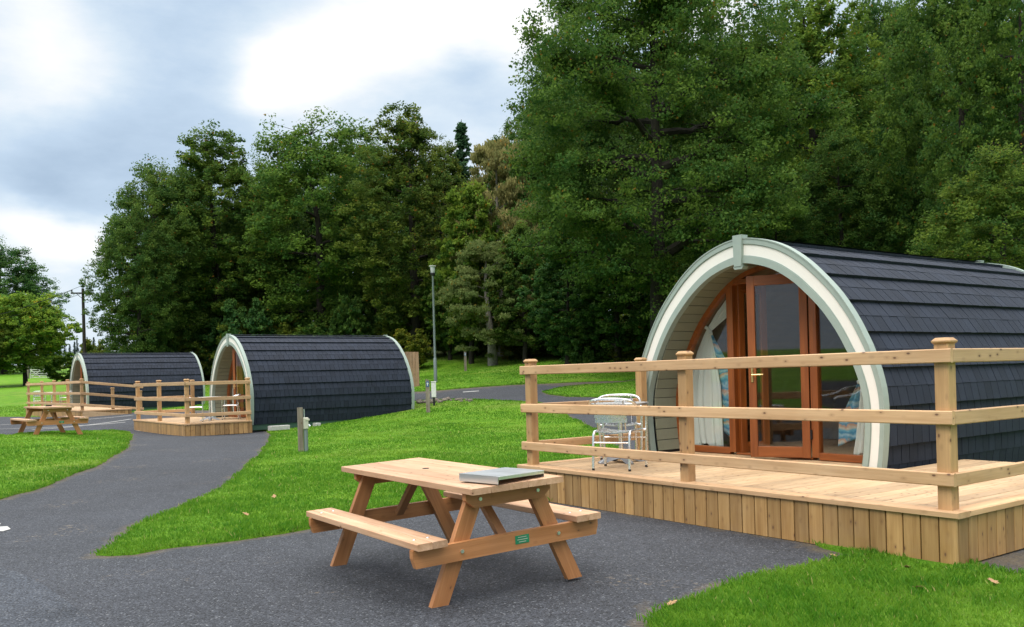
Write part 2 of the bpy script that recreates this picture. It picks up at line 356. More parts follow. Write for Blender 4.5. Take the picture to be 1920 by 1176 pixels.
_w = np.linalg.solve(_A, np.append(CP[:, 2], 0))
def gz(x, y):
    x = np.asarray(x, float); y = np.asarray(y, float)
    d2 = (x[..., None] - CP[:, 0]) ** 2 + (y[..., None] - CP[:, 1]) ** 2
    z = _phi(d2) @ _w[:_n] + _w[_n]
    d = np.hypot(x, y); k = np.clip((d - 110) / 120, 0, 1); k = k * k * (3 - 2 * k)
    return z * (1 - k) + k * (4 + .012 * np.minimum(d, 600))
def hor(px): return CY_PX + ROLL * (px - 960)
def on_ground(px, py):
    """where the sight line through a pixel of the reference frame meets the terrain"""
    d = ray_dir(px, py); d = d / d.y
    t = np.concatenate([np.arange(3, 60, .02), np.arange(60, 300, .2)])
    z = CAM_H + d.z * t; below = np.nonzero(z < gz(d.x * t, t))[0]
    i = below[0] if len(below) else len(t) - 1
    return (float(d.x * t[i]), float(t[i]))
def on_z(px, py, z):
    d = ray_dir(px, py); t = (z - CAM_H) / d.z; return (d.x * t, d.y * t)
def at(px, Y): return (px - 960) / F_PX * Y
def top_z(px, py, Y): return CAM_H + (hor(px) - py) / F_PX * Y
def dk(u, v): p = DO + DU * u + DA * v; return (float(p[0]), float(p[1]))
G = lambda *pp: [on_ground(*p) for p in pp]
MYAW = .656; MO = np.array([-9.464, 25.5]); MA = np.array([math.cos(MYAW), math.sin(MYAW)]); MU = np.array([-math.sin(MYAW), math.cos(MYAW)])
def mdk(u, v): p = MO + MU * u + MA * v; return (float(p[0]), float(p[1]))
# outlines of the tarmac and of the lawns in it
L2low = [(580, 993.5), (530.6, 1002), (442, 1014), (375, 1023), (304, 1030.6), (247.6, 1041), (200, 1043)]
L2up = [(175.8, 1043), (219.3, 1016.5), (247.6, 1000.5), (268.8, 984.6), (305, 967), (339.6, 952.8), (375, 938), (406.8, 922.7), (436.9, 903.3), (459.9, 880.3), (480, 862), (495.2, 848.4), (507.6, 829), (511, 814)]
L3 = [(1199, 1176), (1257.5, 1148), (1328, 1117), (1349, 1102.5), (1411.7, 1085.8), (1478, 1073), (1545, 1056.7), (1611.7, 1044)]
PA = [(-14, -6), (2.0, -6), (1.2, 2.0), (.9, 4.2)] + G(*L3) + [dk(1.6, .1), dk(5.35, .1)] + G((960, 905), (890, 923), (820, 938), (740, 957), (660, 977)) + G(*L2low) + G(*L2up) \
   + [mdk(.35, 2.6), mdk(3.6, 2.6)] + [mdk(5.2, 6), (-15.5, 37.8), (-18, 39.5), (-24, 43), (-31, 44.5), (-60, 42), (-60, 5), (-30, -6)]
L1 = G((0, 937), (60, 921), (106, 903), (155.6, 884), (198, 866), (231.7, 843), (243, 826), (241, 812), (212, 807.8), (134, 809.5), (71, 813), (21, 818)) + [(-14.5, 23.2), (-18, 23.6), (-30, 22), (-30, 12), (-14, 9.4)]
PB = [dk(.06, .1), *G((1818, 1057), (1841, 1067), (1891, 1077.5), (1920, 1082)), dk(-.9, 6), dk(.06, 6)]
PR = G((770, 754), (800, 751), (850, 750), (900, 751), (960, 753), (1000, 755), (1035, 763), (1058, 779), (1087, 793), (1108, 803)) + [dk(5.75, 2.6), dk(5.75, 9), (9, 27), (14, 33), (14, 34.5)] \
   + G((1195, 746), (1130, 745.5), (1060, 744), (1030, 740), (1019, 735.5), (1048, 728), (1100, 722.5), (1170, 718)) + [(9, 38.5), (9, 39.2)] + G((1170, 714.8), (1140, 714.8), (1060, 718), (960, 722), (900, 726), (830, 732), (776, 735), (700, 741))
PF = [(-52, 93), (-36, 92.5), (-36, 95), (-52, 95.5)]
def inside(poly, x, y):
    c = np.zeros(len(x), bool); n = len(poly)
    for i in range(n):
        (x1, y1), (x2, y2) = poly[i], poly[(i + 1) % n]
        if y1 == y2: continue
        k = ((y1 > y) != (y2 > y)) & (x < (x2 - x1) * (y - y1) / (y2 - y1) + x1); c ^= k
    return c
def is_tarmac(x, y): return (inside(PA, x, y) & ~inside(L1, x, y)) | inside(PB, x, y) | inside(PR, x, y) | inside(PF, x, y)
def densify(poly, s):
    out = []
    for (a, b), (c, d) in zip(poly, poly[1:] + poly[:1]):
        n = max(1, min(60, int(math.hypot(c - a, d - b) / s)))
        out += [(a + (c - a) * k / n, b + (d - b) * k / n) for k in range(n)]
    return out
def wobble(poly, amp=.03):
    rg = np.random.default_rng(3); return [(x + rg.normal(0, amp * .45) + amp * .9 * math.sin(x * 5.1 + y * 3.3), y + rg.normal(0, amp * .45) + amp * .9 * math.sin(y * 4.3 - x * 2.7)) for x, y in densify(poly, .16)]
PA, L1, PB, PR = wobble(PA), wobble(L1), wobble(PB, .015), wobble(PR)
def build_ground():
    pts = []; edges = []
    for poly in (PA, L1, PB, PR, PF):
        b = len(pts); pts += poly; edges += [(b + i, b + (i + 1) % len(poly)) for i in range(len(poly))]
    def grid(x0, x1, y0, y1, s):
        X, Y = np.meshgrid(np.arange(x0, x1, s), np.arange(y0, y1, s)); return np.stack([X.ravel(), Y.ravel()], -1)
    g1 = grid(-16, 12, -6, 34, .5); g2 = grid(-50, 42, -6, 100, 2.0); g2 = g2[~((g2[:, 0] > -16.5) & (g2[:, 0] < 12) & (g2[:, 1] < 34))]
    g3 = grid(-160, 160, -60, 240, 14.); g3 = g3[~((abs(g3[:, 0] + 4) < 47) & (g3[:, 1] > -8) & (g3[:, 1] < 101))]
    g4 = grid(-1800, 1800, -1800, 1800, 150.); g4 = g4[~((abs(g4[:, 0]) < 170) & (abs(g4[:, 1] - 90) < 160))]
    gp = np.concatenate([g1, g2, g3, g4]); gp = gp + np.random.default_rng(1).uniform(-.02, .02, gp.shape)
    pts = [Vector(p) for p in pts] + [Vector(p) for p in gp.tolist()]
    vs, es, fs, *_ = geometry.delaunay_2d_cdt(pts, edges, [], 0, 1e-4)
    V = np.array([(v.x, v.y) for v in vs]); Fc = np.array([f for f in fs if len(f) == 3])
    c = V[Fc].mean(1); tar = is_tarmac(c[:, 0], c[:, 1])
    z = gz(V[:, 0], V[:, 1])
    def sheet(name, faces, dz, mat, skirt, rv=None):
        used = np.unique(faces); rm = -np.ones(len(V), int); rm[used] = np.arange(len(used))
        P = np.column_stack([V[used], z[used] + dz]); Fl = rm[faces]
        if skirt:
            ed = np.concatenate([faces[:, [0, 1]], faces[:, [1, 2]], faces[:, [2, 0]]]); key = np.sort(ed, 1)
            _, idx, cnt = np.unique(key, axis=0, return_index=True, return_counts=True); b = ed[idx[cnt == 1]]
            lo = np.unique(b); lm = {int(q): len(P) + i for i, q in enumerate(lo)}
            P = np.concatenate([P, np.column_stack([V[lo], z[lo] - .04])])
            ex = []
            for i, j in b: ex += [(rm[j], rm[i], lm[int(i)]), (rm[j], lm[int(i)], lm[int(j)])]
            Fl = np.concatenate([Fl, np.array(ex)])
        r = None if rv is None else rv(P[:, 0], P[:, 1])
        o = mesh_np(name, P, Fl, mat, r); o.data.polygons.foreach_set('use_smooth', [True] * len(o.data.polygons)); o['kind'] = 'structure'; return o
    def litter(x, y):
        # wooded bank: beyond the mown edge
        edge = np.interp(x, [-60, -34, -22, -14, -8, -3, 2, 6, 10, 16, 24, 40], [150, 100, 62, 58, 56, 55, 49, 44, 39, 36, 33, 28])
        n = 1.2 * np.sin(x * 1.3) + .8 * np.sin(x * .47 + 2)
        return np.clip((y - edge - n) / 3.0, 0, 1)
    bp = np.array(PA + L1 + PB + PR)
    def edge(x, y):
        out = np.zeros(len(x))
        for i in range(0, len(x), 2000):
            d2 = (x[i:i + 2000, None] - bp[:, 0]) ** 2 + (y[i:i + 2000, None] - bp[:, 1]) ** 2; out[i:i + 2000] = np.sqrt(d2.min(1))
        return np.clip(1 - out / .38, 0, 1)
    sheet('asphalt', Fc[tar], 0.0, M['asphalt'], False, edge)
    lawn = sheet('lawn', Fc[~tar], .022, M['lawn'], True, litter)
    return V, Fc[~tar], litter
GV, GF, litter = build_ground()

# ------------------------------------------------------------------ footprints (no grass under buildings)
def frame_poly(o, a, u, v0, v1, u0, u1): return [tuple(o + a * v + u * w) for v, w in ((v0, u0), (v1, u0), (v1, u1), (v0, u1))]
FYAW = .6709; FP = np.array([-21.917, 44.752]); FA = np.array([math.cos(FYAW), math.sin(FYAW)]); FU = np.array([-math.sin(FYAW), math.cos(FYAW)])
FOOT = [frame_poly(DO, DA, DU, 0, 2.05, 0, 5.41), frame_poly(DO, DA, DU, 2, 7.9, 1.85, 5.5), frame_poly(DO, DA, DU, 0, 4, 0, 1.9),
        frame_poly(MO, MA, MU, 0, 2.1, 0, 5.4), frame_poly(MO, MA, MU, 2, 7.85, .25, 3.85), frame_poly(FP, FA, FU, 0, 5.7, -1.8, 1.8), frame_poly(FP, FA, FU, -2.2, 0, -9.7, 1.8)]

# ------------------------------------------------------------------ camping pods
_PR = [(-.17, 1.755), (-.05, 1.785), (.19, 1.82), (.53, 1.845), (.80, 1.835), (1.03, 1.787), (1.25, 1.712), (1.36, 1.665), (1.64, 1.52), (1.94, 1.31), (2.23, 1.03), (2.38, .845), (2.50, .655), (2.585, .46), (2.645, .25), (2.672, .09), (2.676, 0)]
def catmull(P, n):
    P = np.array(P, float); P = np.vstack([2 * P[0] - P[1], P, 2 * P[-1] - P[-2]]); out = []
    for i in range(1, len(P) - 2):
        for t in np.linspace(0, 1, n, endpoint=False):
            a, b, c, d = P[i - 1:i + 3]; out.append(.5 * (2 * b + (c - a) * t + (2 * a - 5 * b + 4 * c - d) * t * t + (3 * b - a - 3 * c + d) * t ** 3))
    out.append(P[-2]); return np.array(out)
_half = np.array(_PR)[:, ::-1]                                                # (half width, z)
_full = np.vstack([_half * [-1, 1], (_half[:-1])[::-1]])                      # right foot, apex, left foot
_full = catmull(_full, 6)
_s = np.concatenate([[0], np.cumsum(np.hypot(*np.diff(_full, axis=0).T))]); SL_TOT = _s[-1]
def prof(s, off=0.0):
    """point (y, z) on the arch at arc length s, pushed out by off along its normal"""
    y = np.interp(s, _s, _full[:, 0]); z = np.interp(s, _s, _full[:, 1]); e = .04
    ty = np.interp(s + e, _s, _full[:, 0]) - np.interp(s - e, _s, _full[:, 0]); tz = np.interp(s + e, _s, _full[:, 1]) - np.interp(s - e, _s, _full[:, 1])
    l = np.hypot(ty, tz); return y - tz / l * off, z + ty / l * off
def sweep(mb, sec, s0, s1, n, wfun=None, rv=.5):
    """section polygon [(offset inward, x)] swept round the arch"""
    vs = []; m = len(sec)
    for s in np.linspace(s0, s1, n):
        k = wfun(s) if wfun else 1.0
        for off, x in sec:
            y, z = prof(s, -off * k); vs.append((x, y, z))
    fs = [(i * m + j, (i + 1) * m + j, (i + 1) * m + (j + 1) % m, i * m + (j + 1) % m) for i in range(n - 1) for j in range(m)]
    fs += [tuple(range(m)), tuple(range((n - 1) * m + m - 1, (n - 1) * m - 1, -1))]
    mb.add(vs, fs, None, rv)
def ring_w(s):
    z = float(np.interp(s, _s, _full[:, 1])); return .86 + .30 * min(1, max(0, (z - .4) / 2.2))
PLEN = 5.72; XF = .50
def make_pod(loc, yaw, label):
    pod = thing('camping_pod', loc, yaw, label, 'camping pod', 'arched camping pods with dark shingle roofs')
    rng = random.Random(11)
    # shingle courses
    half = SL_TOT / 2; nc = 9; step = half / nc; mb = MB(); RO = -.055
    sweep(mb, [(-RO + .03, .05), (-RO + .03, PLEN - .05), (-RO + .045, PLEN - .05), (-RO + .045, .05)], .01, SL_TOT - .01, 70, rv=.0)
    def tab(side, sa, sb, x0, x1, ea, eb, low, rv):
        S = lambda s: s if side < 0 else SL_TOT - s
        P = []
        for s, e in ((sa, ea), (sb, eb)):
            for x in (x0, x1): y, z = prof(S(s), RO + e); P.append((x, y, z))
            for x in (x0, x1): y, z = prof(S(s), RO + e - low); P.append((x, y, z))
        f = [(0, 1, 5, 4), (2, 3, 1, 0), (2, 0, 4, 6), (1, 3, 7, 5)]
        if side > 0: f = [q[::-1] for q in f]
        mb.add(P, f, None, rv)
    for side in (-1, 1):
        for c in range(nc):
            s0 = c * step
            for row in (0, 1):
                x = .06 - rng.uniform(0, .15)
                while x < PLEN - .06:
                    w = rng.choice((.145, .155, .165, .175)); xa = max(x, .06); xb = min(x + w - .009, PLEN - .06)
                    if xb - xa > .02:
                        a = s0 + row * step * .5 + (rng.uniform(-.002, .002)); b = s0 + (row + 1) * step * .5 + .03
                        j = rng.uniform(-.001, .0018)
                        if row == 0: tab(side, a, b, xa, xb, .048 + j, .028 + j, .044, rng.random())
                        else: tab(side, a, b, xa, xb, .033 + j, .006 + j, .010, rng.random())
                    x += w
    # ridge capping
    for k in range(-1, 2):
        x = .06
        while x < PLEN - .08:
            w = rng.uniform(.2, .25); xb = min(x + w, PLEN - .06)
            P = []
            for s in np.linspace(half - .17, half + .17, 7):
                y, z = prof(s, RO + .062 + (.010 if int(x * 9) % 2 else 0)); P += [(x, y, z), (xb - .006, y, z)]
            mb.add(P, [(2 * i, 2 * i + 1, 2 * i + 3, 2 * i + 2) for i in range(6)], None, rng.random()); x += w
        break
    mb.build('shingle_roof', M['shingle'], pod)
    # arched bargeboards front and back
    for nm, x0, dirn in (('front_arch', -.03, 1), ('back_arch', PLEN + .03, -1)):
        g = MB(); sec = lambda o0, o1, d: [(o0, x0 + dirn * d), (o1, x0 + dirn * d), (o1, x0 + dirn * .095), (o0, x0 + dirn * .095)]
        for o0, o1, d in ((0, .012, -.008), (.012, .064, 0), (.190, .262, 0), (.064, .072, .010), (.182, .190, .010)):
            q = sec(o0, o1, d); q = q if dirn > 0 else q[::-1]
            sweep(g, q, .0, SL_TOT, 81, ring_w)
        a = g.build(nm, M['sage'], pod)
        c = MB(); q = sec(.072, .182, .016); q = q if dirn > 0 else q[::-1]
        sweep(c, q, .003, SL_TOT - .003, 81, ring_w); c.build('arch_inlay', M['cream'], a)
        k = MB(); k.prism([(-.056, 2.335), (.056, 2.335), (.068, 2.712), (-.068, 2.712)], (x0 - dirn * .028, 0, 0), (0, 1, 0), (0, 0, 1), (dirn, 0, 0), .115)
        k.prism([(-.056, 2.30), (.056, 2.30), (.075, 2.334), (-.075, 2.334)], (x0 - dirn * .02, 0, 0), (0, 1, 0), (0, 0, 1), (dirn, 0, 0), .10)
        k.build('keystone', M['sage'], pod)
    # boarded soffit of the porch
    sb = MB(); nb = 46; ds = (SL_TOT - .3) / nb
    for i in range(nb):
        sa = .15 + i * ds; q = []
        for s in (sa + .005, sa + ds - .005):
            for off in (.262, .285):
                y, z = prof(s, -off); q.append((y, z))
        vs = [(x, *p) for x in (.06, XF - .04) for p in (q[0], q[2], q[3], q[1])]
        sb.add(vs, [(0, 1, 5, 4), (1, 2, 6, 5), (2, 3, 7, 6), (3, 0, 4, 7), (3, 2, 1, 0), (4, 5, 6, 7)])
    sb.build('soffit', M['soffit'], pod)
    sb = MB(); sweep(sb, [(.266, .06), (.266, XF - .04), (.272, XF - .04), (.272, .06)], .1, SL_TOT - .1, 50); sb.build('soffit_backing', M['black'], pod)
    # floor, skirt, lining, back wall
    f = MB(); y = -1.5
    while y < 1.5: f.board((.02, y + .06, -.04), (PLEN - .1, y + .06, -.04), .115, .07); y += .12
    f.build('floor', M['deck'], pod)
    sk = MB()
    for sgn in (-1, 1): sk.board((.02, sgn * 1.70, -.25), (PLEN - .02, sgn * 1.70, -.25), .05, .18); sk.board((.02, sgn * .9, -.24), (PLEN - .02, sgn * .9, -.24), .09, .16)
    for x in (.05, 1.9, 3.8, PLEN - .06): sk.board((x, -1.67, -.25), (x, 1.67, -.25), .05, .14)
    sk.build('base_frame', M['skirt'], pod)
    li = MB(); sweep(li, [(.31, XF + .03), (.31, PLEN - .12), (.325, PLEN - .12), (.325, XF + .03)], .05, SL_TOT - .05, 60)
    li.build('lining', M['inner'], pod)
    bw = MB(); pl = [prof(s, -.29) for s in np.linspace(.1, SL_TOT - .1, 50)]
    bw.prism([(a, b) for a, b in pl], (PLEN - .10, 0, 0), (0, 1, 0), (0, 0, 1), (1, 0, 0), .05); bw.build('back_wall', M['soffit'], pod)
    bed = MB(); bed.box((3.9, .35, .24), 1.9, 1.4, .42, .03); bed.build('bed', M['white'], pod)
    # stained door frame and panes
    fr = MB(); sweep(fr, [(.262, XF - .045), (.262, XF + .035), (.345, XF + .035), (.345, XF - .045)], .17, SL_TOT - .17, 60)
    yl, yr = .585, -.655
    zt = lambda yy, off: max(z for s in np.linspace(0, SL_TOT, 400) for (q, z) in [prof(s, -off)] if abs(q - yy) < .02)
    fr.board((XF, yl, .03), (XF, yl, zt(yl, .30)), .10, .085, up=(1, 0, 0)); fr.board((XF, yr, .03), (XF, yr, zt(yr, .30)), .10, .085, up=(1, 0, 0))
    fr.board((XF, yl + .05, .045), (XF, 1.50, .045), .08, .085); fr.board((XF, yr - .05, .045), (XF, -1.50, .045), .08, .085)
    fr.board((XF, yl - .05, 2.215), (XF, yr + .05, 2.215), .08, .06); fr.board((XF + .02, yl - .05, .012), (XF + .02, yr + .05, .012), .10, .022)
    fr.build('door_frame', M['doorwood'], pod)
    for sgn, lim in ((1, yl + .05), (-1, -(yr - .05))):
        q = [(sgn * lim, .085)]; pts = []
        for s in np.linspace(.1, SL_TOT / 2, 80):
            yy, z = prof(s, -.335)
            if -yy > lim and z > .085: pts.append((sgn * -yy, z))
        q = [(sgn * lim, .085)] + [(pts[0][0], .085)] + pts + [(sgn * lim, pts[-1][1])]
        g = MB(); g.prism(q, (XF - .004, 0, 0), (0, 1, 0), (0, 0, 1), (1, 0, 0), .008); g.build('window_pane', M['glass'], pod)
    g = MB(); tp = [(yy, z) for s in np.linspace(.1, SL_TOT - .1, 160) for (yy, z) in [prof(s, -.335)] if z > 2.247]
    g.prism(tp, (XF - .004, 0, 0), (0, 1, 0), (0, 0, 1), (1, 0, 0), .008); g.build('window_pane', M['glass'], pod)
    # open leaf, hinged on the right, and the second leaf folded inwards
    def leaf(hx, hy, dx, dy, ln, ht, handle):
        d = Vector((dx, dy, 0)).normalized(); up = Vector((0, 0, 1)); n = d.cross(up); o = Vector((hx, hy, .025)); st = .092; th = .058
        a = MB()
        P = lambda l, z: o + d * l + up * z
        a.board(P(st / 2, 0), P(st / 2, ht), th, st, up=d); a.board(P(ln - st / 2, 0), P(ln - st / 2, ht), th, st, up=d)
        a.board(P(st, ht - .06), P(ln - st, ht - .06), th - .004, .12); a.board(P(st, .065), P(ln - st, .065), th - .004, .13)
        a.board(P(st * .4, ht - .075) + n * .04, P(ln - st * 1.6, ht - .075) + n * .04, .022, .02)
        w = a.build('door', M['doorwood'], pod)
        gl = MB(); q = [(st, .13), (ln - st, .13), (ln - st, ht - .12), (st, ht - .12)]
        gl.prism(q, o, d, up, n, .008); gl.build('glass_pane', M['glass'], w)
        if handle:
            h = MB(); c = P(ln - st / 2, 1.0)
            for sg in (1, -1):
                b = c + n * sg * .03
                h.tube([b + up * .09, b - up * .09], .016, 8); h.tube([b, b + n * sg * .045, b + n * sg * .045 - d * .11], .009, 8)
            h.build('handle', M['brass'], w)
            for z in (.22, 1.1, 1.95): MB().tube([P(-.012, z) - n * .03, P(-.012, z + .11) - n * .03], .014, 8).build('hinge', M['black'], w)
    leaf(XF - .03, -.585, -.335, .615, .70, 2.20, True)
    leaf(XF + .03, .515, .40, -.12, .43, 2.17, False)
    return pod
def make_curtain(parent_pos, yaw, outer, inner_top, tie, inner_bot, zt, label, sgn, lining=True):
    """curtain gathered by a tieback behind one pane; outer edge follows the arch"""
    rt = thing('curtain', parent_pos, yaw, label, 'curtain', 'curtains behind the pod windows')
    rows = np.linspace(.06, zt, 34); cols = 44
    def edge_out(z):
        best = 1.4
        for s in np.linspace(.2, SL_TOT / 2, 200):
            y, zz = prof(s, -.35)
            if abs(zz - z) < .02: best = -y; break
        return best
    def edge_in(z): return float(np.interp(z, [.06, tie[1] - .75, tie[1], tie[1] + .20, zt], [inner_bot, inner_bot + .03, tie[0], inner_top + .05, inner_top]))
    V = []; rg = random.Random(sgn * 5 + 9); ph = [rg.uniform(0, 6) for _ in range(4)]
    for i, z in enumerate(rows):
        a, b = edge_out(z), edge_in(z)
        amp = .035 * min(1, max(.25, abs(a - b) / .6)) * (1.0 if z < tie[1] else .6)
        for k in range(cols):
            t = k / (cols - 1); y = a + (b - a) * t
            x = XF + .11 + amp * (math.sin(t * 30 + ph[0] + .6 * math.sin(z * 2.1)) * .7 + .5 * math.sin(t * 13 + ph[1] + z)) + .05 * (1 - abs(z - tie[1]) / zt) * 0
            zz = z + (.05 * math.sin(t * 9 + ph[2]) if i == 0 else 0)
            V.append((x, sgn * y, max(.015, zz)))
    Fq = [(i * cols + k, i * cols + k + 1, (i + 1) * cols + k + 1, (i + 1) * cols + k) for i in range(len(rows) - 1) for k in range(cols - 1)]
    m = MB(); m.add(V, Fq, None, .5, True); o = m.build('drape', M['curtain'], rt); s = o.modifiers.new('solid', 'SOLIDIFY'); s.thickness = .004
    if lining:
        V = []; rw = np.linspace(.26, tie[1] - .05, 22); cs = 12
        for z in rw:
            b = edge_in(z); w = .22 * min(1, (tie[1] - z) / .5) + .01
            for k in range(cs): t = k / (cs - 1); V.append((XF + .10 + .014 * math.sin(t * 9 + z * 2), sgn * (b + .012 - w * t), z - .10 * t * (1 if z < .4 else 0)))
        Fq = [(i * cs + k, i * cs + k + 1, (i + 1) * cs + k + 1, (i + 1) * cs + k) for i in range(len(rw) - 1) for k in range(cs - 1)]
        m = MB(); m.add(V, Fq, None, .5, True); o = m.build('patterned_edge', M['lining'], rt); s = o.modifiers.new('solid', 'SOLIDIFY'); s.thickness = .003
    t = MB(); a = edge_out(tie[1]); P = [(XF + .075 + .03 * math.sin(u * 3.1416), sgn * (a - .02 + (tie[0] - a) * u), tie[1] + .06 - .10 * u) for u in np.linspace(0, 1, 8)]
    t.tube(P, .022, 8); t.build('tieback', M['curtain'], rt)
    return rt
HD = .409
near_c = dk(3.67, 2.12); pod1 = make_pod((*near_c, HD), YAW, 'nearest arched pod with dark shingles, standing behind the big deck at right')
make_curtain((*near_c, HD), YAW, 1.5, .64, (1.02, 1.62), .84, 2.12, 'cream curtain tied back behind the left pane of the nearest pod', 1)
make_curtain((*near_c, HD), YAW, 1.5, 1.10, (1.17, .95), 1.04, 1.5, 'cream curtain bunched behind the right pane of the nearest pod', -1)
pod2 = copy_tree(pod1); mid_c = mdk(2.06, 2.10); pod2.location = (*mid_c, .385); pod2.rotation_euler = (0, 0, MYAW)
tag(pod2, 'middle arched pod of three, beyond the green lawn, with small fenced deck')
make_curtain((*mid_c, .385), MYAW, 1.5, .66, (1.06, 1.52), .74, 2.12, 'pale curtain behind the glass of the middle pod', 1)
pod3 = copy_tree(pod1); pod3.location = (float(FP[0]), float(FP[1]), .57); pod3.rotation_euler = (0, 0, FYAW)
tag(pod3, 'farthest arched pod, smallest of the three, at the left under the trees')

# ------------------------------------------------------------------ timber decks
RAILS = ((1.206, .105), (.744, .105), (.281, .100))
def post(deck, x, y, zf, top=1.245, base=0.0):
    p = MB(); p.board((x, y, zf + base), (x, y, zf + top), .11, .11, up=(1, 0, 0), ch=.006); o = p.build('post', M['post'], deck)
    c = MB(); z = zf + top; w = .076
    for s0, s1, z0, z1 in ((.064, w, 0, .012), (w, w, .012, .022), (w, .052, .022, .045)):
        n = 8; vs = []
        for s, zz in ((s0, z0), (s1, z1)):
            k = s * .35; q = [(s, -s + k), (s, s - k), (s - k, s), (-s + k, s), (-s, s - k), (-s, -s + k), (-s + k, -s), (s - k, -s)]
            vs += [(x + a, y + b, z + zz) for a, b in q]
        fs = [(i, (i + 1) % n, n + (i + 1) % n, n + i) for i in range(n)] + [tuple(range(7, -1, -1)), tuple(range(8, 16))]
        c.add(vs, fs, None, .5)
    c.build('post_cap', M['post'], o)
def rail(deck, p0, p1, h): m = MB(); m.board(p0, p1, .04, h, ch=.007); m.build('rail', M['rail'], deck)
def make_deck(loc, yaw, L, W, hd, front_posts, side_posts, left_posts, side_len, label, fascia_bottom=.012, side_rail=True):
    d = thing('timber_deck', loc, yaw, label, 'deck', 'railed timber decks in front of the pods')
    f = MB(); y = .13
    while y < L - .14:
        w = min(.143, L - .13 - y); f.board((.15, y + w / 2, hd - .021), (W, y + w / 2, hd - .021), w - .006, .034, ch=.005); y += .143
    if side_len > W:
        y = .13
        while y < 1.72: f.board((W + .004, y + .0715, hd - .021), (side_len, y + .0715, hd - .021), .137, .034, ch=.005); y += .143
    f.build('floor', M['deck'], d)
    e = MB(); e.board((.065, -.022, hd - .022), (.065, L * .52, hd - .022), .17, .044); e.board((.065, L * .52 + .003, hd - .022), (.065, L + .02, hd - .022), .17, .044)
    e.board((.152, .055, hd - .022), (side_len, .055, hd - .022), .15, .044); e.board((.152, L - .055, hd - .022), (W, L - .055, hd - .022), .15, .044)
    e.build('edging', M['rail'], d)
    fa = MB(); rg = random.Random(5); zt = hd - .046
    y = .0
    while y < L - .03: w = min(.137, L - y); fa.board((.012, y + w / 2, fascia_bottom), (.012, y + w / 2, zt), w - .005, .022, up=(1, 0, 0)); y += .142
    for yy, x1 in ((.012, side_len), (L - .012, W)):
        x = .028
        while x < x1 - .05: fa.board((x + .068, yy, fascia_bottom), (x + .068, yy, zt), .022, .132, up=(1, 0, 0)); x += .142
    fa.build('fascia', M['fascia'], d)
    jo = MB(); jo.board((.04, .06, hd - .12), (.04, L - .06, hd - .12), .03, .14); jo.board((W - .05, .06, hd - .12), (W - .05, L - .06, hd - .12), .05, .12)
    for yy in np.arange(.1, L, .6): jo.board((.06, yy, hd - .12), (W - .08, yy, hd - .12), .045, .12)
    jo.build('joists', M['fascia'], d)
    for yy in front_posts: post(d, .125, yy, hd)
    for xx in side_posts: post(d, xx, .125, hd)
    for xx in left_posts: post(d, xx, L - .125, hd)
    for zt, h in RAILS:
        z = hd + zt - h / 2
        rail(d, (.05, .03, z), (.05, L - .02, z), h)
        if side_rail: rail(d, (.073, .05, z), (side_len, .05, z), h)
        if left_posts: rail(d, (.073, L - .05, z), (W, L - .05, z), h)
    return d
make_deck((*DO, 0), YAW, 5.414, 2.05, HD, (.125, 2.75, 5.29), (2.1, 3.6), (1.98,), 3.7, 'large new timber deck with three rails in front of the nearest pod')
make_deck((*MO, -.015), MYAW, 5.417, 2.0, .392, (.125, 2.85, 5.29), (1.94,), (1.94,), 2.0, 'railed timber deck in front of the middle pod beside the tarmac path')
fdo = FP + FU * -9.7 + FA * -2.1
fdk = make_deck((*fdo, .16), FYAW, 11.45, 2.0, .41, (.125, 2.6, 5.3, 8.0, 11.3), (), (1.94,), 2.0, 'long low deck with a ramp in front of the farthest pod', -.1, side_rail=False)
for zt, h in RAILS:                                                              # sloping handrails of its ramp
    rail(fdk, (.073, .05, .41 + zt - h / 2), (2.5, .05, .14 + zt - h / 2), h)
rm = MB(); rm.board((.1, .62, .40), (2.5, .62, .05), 1.2, .04); rm.board((.1, .0, .26), (2.5, .0, -.05), .03, .30); rm.build('ramp', M['deck'], fdk)
post(fdk, 1.3, .125, .26, 1.0); post(fdk, 2.4, .125, .1, 1.0)

